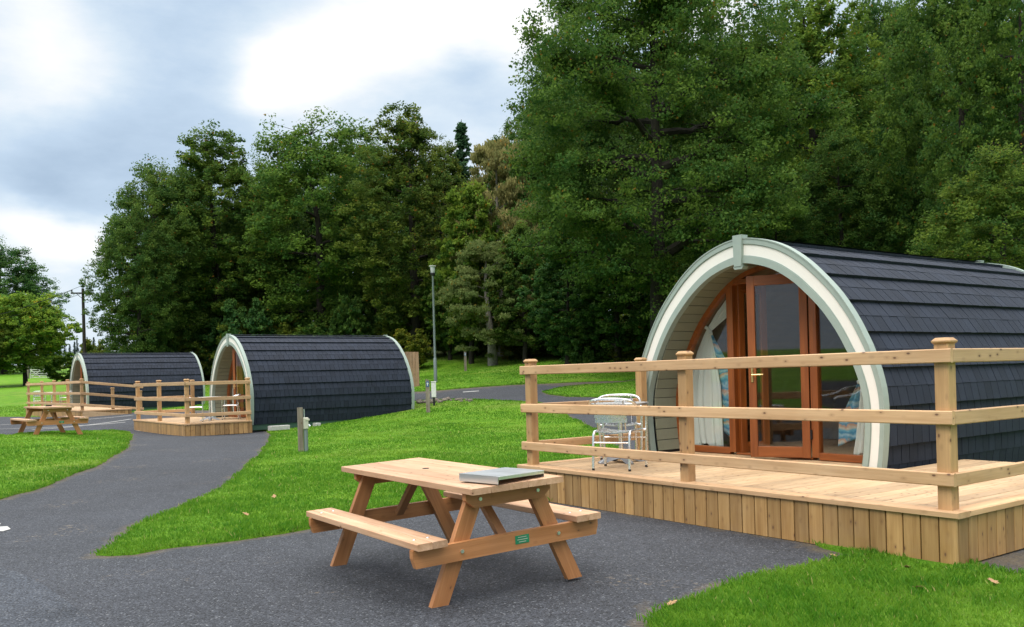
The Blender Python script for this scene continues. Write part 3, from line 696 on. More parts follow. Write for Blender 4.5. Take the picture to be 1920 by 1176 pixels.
# ------------------------------------------------------------------ picnic tables
def make_table(loc, yaw, rot, label):
    t = thing('picnic_table', loc, yaw, label, 'picnic table', 'timber picnic tables', rot=rot)
    TL, TW, TH, SL, so, sw, sh, tz = 2.122, .743, .774, 1.92, .747, .222, .463, .042; lo = .026
    m = MB(); n = 5; w = TW / n
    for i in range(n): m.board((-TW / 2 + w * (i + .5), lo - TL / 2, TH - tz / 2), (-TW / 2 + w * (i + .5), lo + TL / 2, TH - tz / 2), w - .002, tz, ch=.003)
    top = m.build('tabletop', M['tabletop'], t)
    h = MB(); h.lathe([(.0, TH + .0005), (.027, TH + .0005), (.027, TH + .003), (.02, TH + .003), (.02, TH + .001), (0, TH + .001)], (0, lo + .25, 0), 20); h.build('parasol_hole', M['black'], top)
    for sx in (-1, 1):
        m = MB(); xc = sx * (so - sw / 2)
        for dx in (-.0555, .0555): m.board((xc + dx, -SL / 2, sh - .0225), (xc + dx, SL / 2, sh - .0225), .109, .045, ch=.004)
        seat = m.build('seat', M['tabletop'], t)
        for yy in (-.80, .78):
            for dx in (-.05, .05): MB().lathe([(0, sh), (.011, sh), (.009, sh + .004), (0, sh + .005)], (xc + dx, yy, 0), 10).build('bolt', M['steel'], seat)
    bz = sh - .045 - .06
    for yf, sg in ((-.839, -1), (.821, 1)):
        for sx in (-1, 1):
            m = MB(); foot = Vector((sx * .56, yf, 0)); head = Vector((sx * .225, yf, TH - tz - .005)); d = (head - foot).normalized(); hw = .0575 / d.z
            q = [(foot.x - hw, .0), (foot.x + hw, .0), (head.x + hw, head.z), (head.x - hw, head.z)]
            o = Vector((random.random() * 40, random.random() * 40, random.random() * 40)); vs = []; gc = []
            for yy in (yf - .023, yf + .023):
                for x, z in q: vs.append((x, yy, z)); gc.append(o + Vector((z * 1.1, x * .2 + (x - (foot.x + (head.x - foot.x) * z / head.z)), yy)))
            m.add(vs, [(0, 1, 2, 3), (7, 6, 5, 4), (0, 4, 5, 1), (1, 5, 6, 2), (2, 6, 7, 3), (3, 7, 4, 0)], gc)
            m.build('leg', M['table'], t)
        yb = yf + sg * .047
        m = MB(); m.prism([(-.755, sh - .046), (.755, sh - .046), (.755, sh - .10), (.735, sh - .165), (-.735, sh - .165), (-.755, sh - .10)], (0, yb - .022, 0), (1, 0, 0), (0, 0, 1), (0, 1, 0), .044)
        # grain along the beam
        m.g = [(v[0] + 31.0 + sg, v[1] * .3, v[2] + 9) for v in m.v]
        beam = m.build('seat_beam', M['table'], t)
        for sx in (-1, 1): MB().tube([(sx * .395, yb + sg * .02, sh - .105), (sx * .395, yb + sg * .031, sh - .105)], .013, 8).build('bolt', M['steel'], beam)
        m = MB(); m.prism([(-.345, TH - tz), (.345, TH - tz), (.345, TH - tz - .05), (.28, TH - tz - .105), (-.28, TH - tz - .105), (-.345, TH - tz - .05)], (0, yb - .022, 0), (1, 0, 0), (0, 0, 1), (0, 1, 0), .044)
        m.g = [(v[0] + 51.0 + sg, v[1] * .3, v[2] + 5) for v in m.v]
        br = m.build('top_batten', M['table'], t)
        for sx in (-1, 1): MB().tube([(sx * .235, yb + sg * .02, TH - tz - .05), (sx * .235, yb + sg * .031, TH - tz - .05)], .013, 8).build('bolt', M['steel'], br)
        m = MB(); m.board((0.0, yf - sg * .03, sh - .10), (0.0, yf - sg * .42, TH - tz - .004), .07, .045, up=(0, 1, 0)); m.build('brace', M['table'], t)
        if sg < 0:
            p = MB(); p.box((.085, yb - .0235, sh - .10), .115, .003, .058, .001); pl = p.build('name_plate', M['greenplate'], beam)
            s = MB()
            for k, (w_, zz) in enumerate(((.07, .016), (.085, .0), (.06, -.016))): s.box((.085, yb - .0258, sh - .10 + zz), w_, .0012, .004, .0003)
            s.build('lettering', M['beige'], pl)
    return t
ta = Vector((math.cos(.591), math.sin(.591), .031)).normalized(); tl = Vector((-math.sin(.591), math.cos(.591), -.001)).normalized(); tn = ta.cross(tl)
rotm = Matrix((ta, tl, tn)).transposed().to_euler()
tab1 = make_table((-.528, 6.79, .012), 0, rotm, 'large orange brown picnic table with metal tray, in front on the tarmac')
tray = thing('barbecue_tray', (0, 0, 0), 0, 'shiny stainless steel tray lying on the end of the front picnic table', 'barbecue tray')
def tbl(w, l, z): return Vector((-.528, 6.79, .012)) + ta * w + tl * l + tn * z
def build_tray():
    zb = .774; h = .052
    C = [on_z(560 + x / 3.3034, 820 + y / 3.3034, .012 + zb + .006) for x, y in ((1025, 264), (1237, 291), (1522, 248))]
    A, B, Cc = (Vector((*c, .012 + zb + .002)) for c in C)
    e1 = (A - B); e2 = (Cc - B); l2 = e2.length; l1 = e1.length; x = e2.normalized(); y = (e1 - x * e1.dot(x)).normalized()
    n = x.cross(y); tray.location = B
    tray.rotation_euler = Matrix((x, y, n)).transposed().to_euler()
    ly = e1.dot(y); m = MB(); sk = e1.dot(x)
    m.box((l2 / 2, ly / 2, h), l2, ly, .003, .001); m.build('top_plate', M['steel'], tray)
    m = MB(); m.box((.0015, ly / 2, h / 2), .003, ly - .004, h - .004, .0005); m.box((l2 - .0015, ly / 2, h / 2), .003, ly - .004, h - .004, .0005); m.build('side_flange', M['steel'], tray)
    m = MB(); m.box((l2 / 2, ly - .0015, h / 2), l2 - .008, .003, h - .004, .0005); m.box((l2 / 2, .0015, h - .012), l2 - .008, .003, .02, .0005); m.build('end_flange', M['steel'], tray)
build_tray()
ft = (at(90, 24.2), 24.2); tab2 = copy_tree(tab1); tab2.location = (ft[0], ft[1], float(gz(*ft)) + .0); tab2.rotation_euler = (0, 0, .72)
tag(tab2, 'small distant picnic table on the left tarmac behind the left lawn')
ash = MB(); ash.lathe([(0, 0), (.07, 0), (.085, .03), (.08, .035), (.06, .012), (0, .012)], n=16)
ao = ash.build('ashtray', M['black']); ao.location = (ft[0] - .05, ft[1] + .1, float(gz(*ft)) + .776); tag(ao, 'small black dish on top of the distant picnic table', 'ashtray')

# ------------------------------------------------------------------ aluminium furniture
def make_chair(loc, yaw, label):
    c = thing('bistro_chair', loc, yaw, label, 'chair', 'aluminium chairs on the decks')
    r = .0155                                                     # local: x across, +y the front
    m = MB()
    P = [(-.25, .22, 0), (-.262, .22, .30), (-.268, .215, .60), (-.268, .19, .655), (-.27, .14, .675), (-.275, 0, .69), (-.275, -.12, .715), (-.262, -.2, .755), (-.21, -.255, .785), (-.1, -.285, .80)]
    P = P + [(-x, y, z) for x, y, z in P[::-1]]; P = [tuple(p) for p in catmull(P, 4)]
    m.tube(P, r, 8); m.build('arm_and_front_legs', M['alu'], c)
    for s in (-1, 1):
        m = MB(); q = catmull([(s * .215, -.26, 0), (s * .215, -.235, .34), (s * .213, -.215, .415), (s * .21, -.16, .435), (s * .21, .1, .44), (s * .225, .2, .435), (s * .255, .22, .43)], 4)
        m.tube([tuple(p) for p in q], r, 8); m.build('rear_leg', M['alu'], c)
    m = MB()
    for k in range(7):
        y = -.19 + k * .062; pts = []
        for x in np.linspace(-.205, .205, 9): pts.append((x, y, .435 - .018 * (1 - (x / .205) ** 2)))
        V = []
        for p in pts:
            for dy, dz in ((-.027, -.004), (.027, -.004), (.027, .006), (-.027, .006)): V.append((p[0], p[1] + dy, p[2] + dz))
        F = [(i * 4 + j, (i + 1) * 4 + j, (i + 1) * 4 + (j + 1) % 4, i * 4 + (j + 1) % 4) for i in range(8) for j in range(4)]
        m.add(V, F, None, .5)
    m.build('seat', M['alu'], c)
    m = MB()
    for z0, dy in ((.56, 0), (.615, -.014), (.67, -.028), (.725, -.042)):
        V = []
        for x in np.linspace(-.19, .19, 9):
            yy = -.238 + dy - .03 * (1 - (x / .19) ** 2)
            for ay, az in ((0, -.026), (.008, -.026), (.008, .026), (0, .026)): V.append((x, yy + ay, z0 + az))
        F = [(i * 4 + j, i * 4 + (j + 1) % 4, (i + 1) * 4 + (j + 1) % 4, (i + 1) * 4 + j) for i in range(8) for j in range(4)]
        m.add(V, F, None, .5)
    for s in (-1, 1): m.tube([(s * .165, -.205, .43), (s * .165, -.24, .58), (s * .165, -.29, .785)], .008, 6)
    m.build('backrest', M['alu'], c)
    m = MB(); m.tube([(-.215, -.237, .31), (.215, -.237, .31)], .009, 6); m.tube([(-.255, .22, .34), (.255, .22, .34)], .009, 6); m.build('stretcher', M['alu'], c)
    m = MB()
    for x, y in ((-.25, .22), (.25, .22), (-.215, -.26), (.215, -.26)): m.lathe([(.0, 0), (.017, 0), (.016, .022), (0, .022)], (x, y, 0), 8)
    m.build('foot_cap', M['black'], c)
    return c
def make_bistro(loc, label):
    t = thing('bistro_table', loc, .3, label, 'table', 'round aluminium tables on the decks')
    m = MB(); m.lathe([(0, .70), (.33, .70), (.35, .705), (.352, .722), (.345, .728), (0, .726)], n=36); m.build('tabletop', M['steel'], t)
    m = MB(); m.lathe([(.03, .08), (.028, .69), (.07, .70)], n=14); m.build('column', M['alu'], t)
    m = MB()
    for k in range(4):
        a = k * math.pi / 2; d = Vector((math.cos(a), math.sin(a), 0)); s = Vector((-d.y, d.x, 0)); V = []
        for l, w, z in ((.02, .05, .105), (.12, .045, .085), (.22, .04, .05), (.30, .035, .015)):
            V += [d * l - s * w + Vector((0, 0, max(0, z - .05))), d * l + s * w + Vector((0, 0, max(0, z - .05))), d * l + s * w * .6 + Vector((0, 0, z)), d * l - s * w * .6 + Vector((0, 0, z))]
        F = [(i * 4 + j, (i + 1) * 4 + j, (i + 1) * 4 + (j + 1) % 4, i * 4 + (j + 1) % 4) for i in range(3) for j in range(4)] + [(12, 13, 14, 15)]
        m.add(V, [f[::-1] for f in F], None, .5)
    m.build('base', M['cast'], t)
    return t
# the front chair's rear feet stand at u 4.23 / v .11 and u 3.83 / v .33 of the near deck
q0 = np.array(dk(4.233, .16)); q1 = np.array(dk(3.828, .37)); mid = (q0 + q1) / 2; ex = (q1 - q0) / np.linalg.norm(q1 - q0); ey = np.array([-ex[1], ex[0]])
cpos = mid + ey * .26
ch1 = make_chair((cpos[0], cpos[1], HD), math.atan2(ex[1], ex[0]), 'aluminium chair nearest the front rail of the near deck, seen from behind')
tb = make_bistro((*dk(4.66, 1.0), HD), 'round metal pedestal table on the near deck, mostly hidden by the chairs')
def put_chair(p, yaw, z, label): c = copy_tree(ch1); c.location = (p[0], p[1], z); c.rotation_euler = (0, 0, yaw); return tag(c, label)
_d = DU * -.44 + DA * -.38
put_chair(dk(5.08, 1.38), math.atan2(_d[1], _d[0]) - math.pi / 2, HD, 'aluminium chair on the far side of the near deck table')
MZ = .378
put_chair(on_z(366, 791, MZ), -1.25, MZ, 'aluminium chair on the middle deck, left of its table')
put_chair(on_z(433, 786, MZ), 1.75, MZ, 'aluminium chair on the middle deck, right of its table')
t2 = copy_tree(tb); t2.location = (*on_z(394, 788, MZ), MZ); tag(t2, 'round metal table between two chairs on the middle deck')
def fdp(y, x): p = FP + FU * y + FA * x; return (float(p[0]), float(p[1]))
FZ = .572
c = put_chair(fdp(1.05, -1.6), .4, FZ, 'white looking metal chair at the left end of the farthest deck')
c = put_chair(fdp(.75, -.45), 2.2, FZ, 'metal chair near the farthest pod doorway, right of the far table')
t3 = copy_tree(tb); t3.location = (*fdp(1.0, -1.05), FZ); tag(t3, 'round metal table between the two chairs on the farthest deck')

# ------------------------------------------------------------------ small site furniture
def gpt(px, py): x, y = on_ground(px, py); return Vector((x, y, float(gz(x, y)) + .02))
def make_hookup():
    p = gpt(569, 849); h = (849 - 766) / F_PX * p.y
    t = thing('hookup_post', p, .5, 'weathered grey post with beige socket box, standing alone on the lawn', 'utility post')
    m = MB(); m.board((-.05, 0, -.03), (-.05, 0, h), .09, .10, up=(1, 0, 0), ch=.008); m.build('wooden_post', M['oldwood'], t)
    m = MB(); m.tube([(.055, -.02, 0), (.055, -.02, h * .52)], .045, 12); m.build('pipe', M['galv'], t)
    m = MB(); m.box((.05, -.02, h * .64), .10, .11, h * .26, .012); m.box((.085, -.06, h * .72), .08, .05, .04, .006); b = m.build('socket_box', M['beige'], t)
    m = MB(); m.tube([(.10, -.05, h * .60), (.135, -.06, h * .565)], .03, 10); m.build('socket', M['steel'], b)
    m = MB(); m.tube([(.035, -.01, h * .76), (.03, -.01, h * .96)], .012, 8); m.build('conduit', M['steel'], t)
make_hookup()
def make_bollard(px, py, h, label, yaw=.0):
    p = gpt(px, py); t = thing('marker_post', p, yaw, label, 'post', 'timber marker posts with blue badges')
    m = MB(); m.prism([(-.065, -.05), (.065, -.05), (.065, h - .03), (-.065, h)], (0, -.06, 0), (1, 0, 0), (0, 0, 1), (0, 1, 0), .12); m.g = [(v[2], v[0], v[1]) for v in m.v]; m.build('wooden_post', M['oldwood'], t)
    m = MB(); m.box((0, -.063, h - .16), .085, .006, .17, .002); s = m.build('badge', M['blue'], t)
    m = MB(); m.tube([(0, -.066, h - .14), (0, -.069, h - .14)], .03, 16); m.prism([(-.012, h - .215), (.012, h - .215), (.012, h - .165), (-.012, h - .165)], (0, -.0685, 0), (1, 0, 0), (0, 0, 1), (0, 1, 0), .003); m.build('badge_symbol', M['white'], s)
    return t
b1 = make_bollard(803, 775, 1.08, 'timber marker post with blue badge beside the middle pod and rubble', .1)
b2 = make_bollard(873, 697, 1.08, 'timber marker post with badge on the grass bank below the wood', .1)
bx = gpt(814, 762); t = thing('meter_box', bx, .1, 'small white meter box on a stake just behind the marker post', 'meter box')
m = MB(); m.box((0, 0, .55), .16, .14, .52, .015); m.box((0, 0, .83), .18, .16, .03, .008); m.build('cabinet', M['white'], t); m = MB(); m.board((0, 0, -.05), (0, 0, .30), .07, .07, up=(1, 0, 0)); m.build('stake', M['black'], t)
def make_lamp():
    p = gpt(817, 718); H = top_z(812, 498, p.y) - p.z
    t = thing('street_lamp', p, 0, 'slim grey lamp post with small white lantern before the wood', 'street lamp')
    m = MB(); m.lathe([(.0, -.05), (.075, -.05), (.075, 1.0), (.06, 1.05)], n=14); m.build('base_column', M['galv'], t)
    m = MB(); m.lathe([(.052, 1.05), (.045, H - .47), (.055, H - .45)], n=14); m.build('pole', M['galv'], t)
    m = MB(); m.lathe([(.05, H - .45), (.085, H - .42), (.095, H - .34), (.08, H - .32)], n=16); m.build('collar', M['black'], t)
    m = MB(); m.lathe([(.075, H - .32), (.092, H - .30), (.108, H - .06), (.10, H - .05)], n=18); m.build('lantern', M['frost'], t)
    m = MB(); m.lathe([(.10, H - .05), (.155, H - .035), (.15, H - .015), (.04, H)], n=20); m.build('lamp_cap', M['white'], t)
make_lamp()
def make_screen():
    Y = 37.0; x0 = at(786, Y); z = float(gz(x0, Y)); h = top_z(775, 661, Y) - z + .02
    t = thing('screen_fence', (x0, Y, z), R(180), 'short brown boarded screen fence behind the middle pod', 'fence panel')
    m = MB(); x = 0
    while x < 2.2: m.board((x + .065, random.uniform(-.004, .004), -.05), (x + .065, 0, h + random.uniform(-.02, .02)), .022, .128, up=(1, 0, 0)); x += .135
    m.build('boards', M['fence'], t)
    m = MB(); m.board((0, -.05, .35), (2.2, -.05, .35), .04, .09); m.board((0, -.05, h - .3), (2.2, -.05, h - .3), .04, .09); m.build('rail', M['fence'], t)
    for x in (.05, 2.15): m = MB(); m.board((x, -.12, -.1), (x, -.12, h), .09, .09, up=(1, 0, 0)); m.build('post', M['oldwood'], t)
make_screen()
def blob(name, mat, sz, seed):
    rg = np.random.default_rng(seed); n, k = 7, 10; V = []
    for i in range(n):
        th = math.pi * i / (n - 1)
        for j in range(k):
            ph = 2 * math.pi * j / k; r = 1 + rg.uniform(-.28, .22) if 0 < i < n - 1 else 1
            V.append((sz[0] * math.sin(th) * math.cos(ph) * r, sz[1] * math.sin(th) * math.sin(ph) * r, sz[2] * math.cos(th) * (r if 0 < i < n - 1 else .9)))
    F = [(i * k + j, (i + 1) * k + j, (i + 1) * k + (j + 1) % k, i * k + (j + 1) % k) for i in range(n - 1) for j in range(k)]
    m = MB(); m.add(V, F, None, .5); return m.build(name, mat)
for i in range(22):
    px = 782 + 100 * (i / 21) + random.uniform(-4, 4); py = 757 - 4 * (i / 21) + random.uniform(-3.5, 2)
    p = gpt(px, py); s = random.uniform(.06, .15) * (1.15 - .4 * i / 21)
    o = blob('rock', M['stone'], (s, s * .8, s * .6), i); o.location = (p.x, p.y, p.z + s * .25); o.rotation_euler = (0, 0, random.uniform(0, 3))
    tag(o, 'rough brown stone in the rubble row along the lawn crest', 'stone', 'rubble stones on the lawn crest')
for (px, py, w, lab) in ((523, 802, .62, 'white concrete block under the middle pod edge, longer one'), (594, 797, .18, 'small pale concrete block under the middle pod')):
    p = on_z(px, py, .12); m = MB(); m.box((0, 0, 0), w, .2, .14, .01); o = m.build('concrete_block', M['concrete']); o.location = (p[0], p[1], .115); o.rotation_euler = (0, 0, MYAW); tag(o, lab, 'concrete block')
p = gpt(340, 762); m = MB(); m.box((0, 0, .2), .6, .45, .4, .03); m.box((.05, .0, .45), .35, .4, .1, .03); o = m.build('concrete_block', M['concrete']); o.location = p; o.rotation_euler = (0, 0, .5); tag(o, 'grey concrete block on the ground behind the middle deck', 'concrete block')
# utility pole and its wires
def make_pole():
    Y = 78.0; x = at(160, Y); z = float(gz(x, Y)); H = top_z(160, 541, Y) - z
    t = thing('utility_pole', (x, Y, z), .15, 'tall wooden utility pole with crossarm rising behind the farthest pod', 'utility pole')
    m = MB(); m.tube([(0, 0, -.3), (0, 0, H * .5), (0, 0, H)], [.17, .145, .115], 12); m.build('pole', M['bark'], t)
    zc = H - .42; m = MB(); m.board((-.95, -.14, zc), (.95, -.14, zc), .11, .12); m.tube([(-.5, -.1, zc - .05), (0, -.12, zc - .5)], .025, 6); m.tube([(.5, -.1, zc - .05), (0, -.12, zc - .5)], .025, 6); m.build('crossarm', M['bark'], t)
    tops = []
    for dx in (-.88, .0, .88):
        m = MB(); zz = zc + (.06 if dx else .42); m.lathe([(.03, zz), (.03, zz + .1), (.075, zz + .12), (.075, zz + .2), (.04, zz + .26)], (dx, -.14 if dx else 0, 0), 10); m.build('insulator', M['black'], t); tops.append(Vector((x + dx, Y - .14, z + zz + .24)))
    for k, (a, lab) in enumerate(zip(tops, ('overhead wire from the left insulator, dropping to the left', 'overhead wire from the pole top, dropping to the left', 'overhead wire from the right insulator of the pole'))):
        b = Vector((at(-260, 95.0), 95.0, top_z(-260, 625 + (k - 1) * 5, 95.0)))
        pts = [a.lerp(b, u) - Vector((0, 0, 1.2 * 4 * u * (1 - u))) for u in np.linspace(0, 1, 16)]
        m = MB(); m.tube(pts, .016, 5); tag(m.build('overhead_wire', M['black']), lab, 'wire')
make_pole()
def make_gate():
    Y = 112.0; x0 = at(57, Y); x1 = at(99, Y); z = float(gz((x0 + x1) / 2, Y)) + .05; w = x1 - x0; h = 1.15
    t = thing('field_gate', (x0, Y, z), 0, 'pale weathered five bar field gate far off on the left', 'gate')
    m = MB()
    for k in range(5): zz = .12 + k * (h - .16) / 4; m.board((.0, 0, zz), (w, 0, zz), .05, .085)
    m.build('bars', M['greengate'], t)
    m = MB(); m.board((.05, -.04, 0), (.05, -.04, h + .05), .1, .05, up=(1, 0, 0)); m.board((w - .05, -.04, 0), (w - .05, -.04, h), .1, .05, up=(1, 0, 0)); m.build('stile', M['greengate'], t)
    m = MB(); m.board((.1, -.05, .1), (w / 2, -.05, h - .05), .03, .08); m.board((w / 2, -.05, h - .05), (w - .1, -.05, .1), .03, .08); m.board((.1, -.09, h - .05), (w / 2, -.09, .1), .03, .08); m.build('brace', M['greengate'], t)
    o = MB(); o.board((0, 0, -.2), (0, 0, 2.1), .30, .30, up=(1, 0, 0)); q = o.build('gate_post', M['oldwood']); q.location = (x0 - .35, Y, z); tag(q, 'dark wooden gate post left of the pale field gate', 'post')
make_gate()
# fallen leaves, painted marks, tarmac patch
def fallen(px, py, s, label, k):
    p = gpt(px, py); m = MB(); q = [(0, -.5), (.16, -.3), (.34, -.32), (.24, -.05), (.42, .12), (.18, .2), (.12, .46), (0, .56), (-.14, .44), (-.16, .2), (-.4, .14), (-.26, -.06), (-.32, -.34), (-.14, -.3)]
    V = [(x * s, y * s, (.25 * x * x + .12 * y) * s) for x, y in q]; n = len(q); V2 = [(x, y, z + .0015) for x, y, z in V]
    m.add(V + V2, [tuple(range(n - 1, -1, -1)), tuple(range(n, 2 * n))] + [(i, (i + 1) % n, n + (i + 1) % n, n + i) for i in range(n)])
    o = m.build('fallen_leaf', M['dryleaf']); o.location = p + Vector((0, 0, .028)); o.rotation_euler = (random.uniform(-.4, .4), random.uniform(-.3, .3), k); tag(o, label, 'leaf', 'dry leaves fallen on the grass')
for i, (px, py, s, lab) in enumerate(((1863, 1104, .095, 'large pale dry leaf on the grass right of the deck corner'), (1721, 1115, .075, 'dry leaf lying in the middle of the front right lawn'), (1701, 1076, .06, 'dry leaf on the grass close below the deck corner boards'),
                                      (1562, 1053, .06, 'dry leaf where lawn and tarmac meet below the fascia'), (1260, 1146, .075, 'dry leaf at the lower left tip of the front right lawn'), (514, 938, .085, 'dry leaf on the central lawn left of the front table'), (462, 972, .08, 'dry leaf on the central lawn near its tarmac edge'))):
    fallen(px, py, s, lab, i * 1.3)
def strip(name, pts, mat, dz):
    P = [on_ground(*p) for p in pts] if isinstance(pts[0][0], (int, float)) and abs(pts[0][1]) > 60 else pts
    vs, es, fs, *_ = geometry.delaunay_2d_cdt([Vector(p) for p in densify(P, .4)], [], [], 0, 1e-5)
    V = np.array([(v.x, v.y, 0) for v in vs]); F = np.array([f for f in fs if len(f) == 3]); c = V[F].mean(1); F = F[inside(densify(P, .4), c[:, 0], c[:, 1])]
    V[:, 2] = gz(V[:, 0], V[:, 1]) + dz; o = mesh_np(name, V, F, mat); o['kind'] = 'structure'; return o
def line(name, pa, pb, w, dz=.006):
    a = np.array(on_ground(*pa)); b = np.array(on_ground(*pb)); d = (b - a) / np.linalg.norm(b - a); n = np.array([-d[1], d[0]]) * w / 2
    k = int(np.linalg.norm(b - a) / .4) + 1; P = [tuple(a + (b - a) * i / k - n) for i in range(k + 1)] + [tuple(a + (b - a) * i / k + n) for i in range(k, -1, -1)]
    V = np.array([(x, y, float(gz(x, y)) + dz) for x, y in P]); m = len(P); F = np.array([(i, i + 1, m - 2 - i, m - 1 - i) for i in range(k)])
    o = mesh_np(name, V, F, M['whitepaint']); o['kind'] = 'structure'
for a, b in (((-20, 798), (249, 779)), ((-20, 805.5), (235, 792)), ((60, 806), (246, 786))): line('parking_line', a, b, .10)
line('parking_line', (255, 808), (286, 809), .08); line('parking_line', (868, 735.5), (898, 733.5), .18)
strip('road_arrow', [(-4, 980), (2, 983.5), (-4, 986)], M['whitepaint'], .006); strip('road_arrow', [(-6, 989), (14, 988), (20, 993), (6, 997.5), (-6, 997.5)], M['whitepaint'], .006)
strip('asphalt_patch', [(-10, 1064), (30, 1073), (75, 1094), (120, 1125), (180, 1172), (190, 1182), (-10, 1182)], M['asphalt2'], .005)

# ------------------------------------------------------------------ trees
def leaf_cloud(rng, tips, per, size, flat=.6, upb=.7, droop=0.0, aspect=1.0, center=None, spread=1.0):
    tp = np.array([t[0] for t in tips]); ts = np.array([t[1] for t in tips]); n = len(tips) * per
    idx = np.repeat(np.arange(len(tips)), per)
    d = rng.normal(size=(n, 3)); d /= np.linalg.norm(d, axis=1)[:, None]; d[:, 2] = np.where(d[:, 2] < -.1, -.1 + (d[:, 2] + .1) * .35, d[:, 2]); r = rng.random(n) ** .42
    off = d * r[:, None] * (ts[idx] * spread)[:, None]; off[:, 2] *= flat
    off[:, 2] -= droop * rng.random(n) * ts[idx]
    P = tp[idx] + off
    nr = rng.normal(size=(n, 3)) * .75 + np.array([0, 0, upb]) + d * .45; nr /= np.linalg.norm(nr, axis=1)[:, None]
    a = np.cross(nr, rng.normal(size=(n, 3))); a /= np.linalg.norm(a, axis=1)[:, None]; b = np.cross(nr, a)
    if droop: a = a * .3 + np.array([0, 0, -1.0]); a /= np.linalg.norm(a, axis=1)[:, None]; b = np.cross(nr, a); b /= np.linalg.norm(b, axis=1)[:, None]
    s = size * rng.uniform(.6, 1.25, n)[:, None]
    V = np.stack([P - a * s * .55 * aspect, P + b * s * .38 - a * s * .05, P + a * s * .6 * aspect, P - b * s * .38 + a * s * .08], 1).reshape(-1, 3)
    F = np.arange(n * 4).reshape(-1, 4)
    cl = rng.random(len(tips)); rv = np.clip(.58 * cl[idx] + .42 * rng.random(n), 0, 1) ** 1.25
    return V, F, np.repeat(rv, 4)
def bez(a, b, c, t): return a * (1 - t) ** 2 + b * 2 * t * (1 - t) + c * t * t
def grow(kind, seed):
    rng = np.random.default_rng(seed); random.seed(seed); mb = MB(); tips = []
    K = dict(oak=dict(H=18, R=5.6, th=.13, nl=17, rise=.30, leaf=.180, per=66, fl=.95, man=860, lo=.05),
             bigoak=dict(H=17.5, R=7.2, th=.20, nl=26, rise=.17, leaf=.135, per=100, fl=.68, man=1150, lo=.14),
             tall=dict(H=19, R=4.2, th=.12, nl=20, rise=.55, leaf=.175, per=62, fl=1.0, man=760, lo=.07),
             birch=dict(H=14, R=3.6, th=.16, nl=18, rise=.75, leaf=.15, per=150, fl=.8, man=90, lo=.12),
             young=dict(H=9, R=2.7, th=.16, nl=15, rise=.6, leaf=.18, per=60, fl=.9, man=360, lo=.10),
             lawn=dict(H=9.4, R=4.0, th=.24, nl=18, rise=.45, leaf=.20, per=62, fl=.95, man=620, lo=.17),
             shrub=dict(H=3.2, R=2.0, th=.02, nl=12, rise=.6, leaf=.15, per=50, fl=.9, man=170, lo=.0))[kind]
    H, Rr, th = K['H'], K['R'], K['th'] * K['H']
    r0 = H * (.019 if kind != 'bigoak' else .024); top = .9 * H
    wob = rng.normal(0, .012 * H, (6, 2)); wob[0] = 0; zz = np.linspace(0, top, 6); wob = np.cumsum(wob, 0) * .6
    tr = [(wob[i, 0], wob[i, 1], zz[i] - (.3 if i == 0 else 0)) for i in range(6)]
    tp = lambda z: np.array([np.interp(z, zz, wob[:, 0]), np.interp(z, zz, wob[:, 1]), z])
    if kind != 'shrub': mb.tube(tr, [r0 * k for k in (1.35, .95, .75, .55, .34, .12)], 10)
    for i in range(K['nl']):
        t = (i + rng.random() * .9) / K['nl']; h0 = th + (H * .9 - th) * t
        if kind == 'tall': env = (1 - .55 * t) * min(1, .55 + 2.2 * t)
        elif kind == 'birch': env = (1 - .5 * t) * min(1, .6 + 1.4 * t)
        else: env = math.sqrt(max(.05, 1 - ((t - .36) / .72) ** 2))
        az = i * 2.399 + rng.normal(0, .35); rad = Rr * env * (rng.uniform(.72, 1.12) if kind == 'bigoak' else rng.uniform(.50, .86)) * (1 - .45 * max(0, t - .55))
        if kind in ('shrub',): base = np.array([0, 0, 0.])
        else: base = tp(h0)
        dirv = np.array([math.cos(az), math.sin(az), 0])
        zend = min(H * .985, h0 + rad * K['rise'] * (.25 + 1.1 * t) + rng.normal(0, .03 * H))
        end = base + dirv * rad; end[2] = max(zend, .06 * H)
        midp = base + dirv * rad * .5; midp[2] = h0 + (end[2] - h0) * (.25 if kind != 'bigoak' else .62) + .05 * rad
        rl = r0 * (.50 - .36 * t) * (1.35 if kind == 'bigoak' else 1)
        ts = np.linspace(0, 1, 7); pts = [bez(base, midp, end, q) + (rng.normal(0, .025 * rad, 3) if 0 < q < 1 else 0) for q in ts]
        mb.tube([tuple(p) for p in pts], [max(.012, rl * (1 - .82 * q)) for q in ts], 6)
        tips.append((end, rng.uniform(.09, .14) * Rr * 1.5))
        ns = int(5 + rad * (.9 if kind != 'shrub' else 2.0)) + (6 if kind == 'bigoak' else 0)
        for j in range(ns):
            f = rng.uniform(.28, 1.0); p = np.array([np.interp(f, ts, [q[k] for q in pts]) for k in range(3)])
            a2 = az + rng.uniform(-1.25, 1.25); ln = Rr * .30 * (1.25 - .6 * f) * rng.uniform(.55, 1.2)
            dz = rng.uniform(-.10, .55) if kind != 'bigoak' else rng.uniform(-.12, .30)
            q = p + np.array([math.cos(a2), math.sin(a2), dz]) * ln; q[2] = min(max(q[2], .04 * H), H * .99)
            mb.tube([tuple(p), tuple((p + q) / 2 + np.array([0, 0, .05 * ln])), tuple(q)], [max(.01, rl * .32), max(.008, rl * .2), .006], 5)
            sz = Rr * rng.uniform(.09, .16); tips.append((q, sz)); tips.append(((p * .45 + q * .55), sz * .8))
    for j in range(9 if kind != 'shrub' else 3):
        p = tp(top) if kind != 'shrub' else np.array([0, 0, H * .7]); q = p + np.array([rng.normal(0, .12 * Rr), rng.normal(0, .12 * Rr), rng.uniform(-.02, .09) * H]); tips.append((q, Rr * .16))
        mb.tube([tuple(p), tuple(q)], [.03, .008], 5)
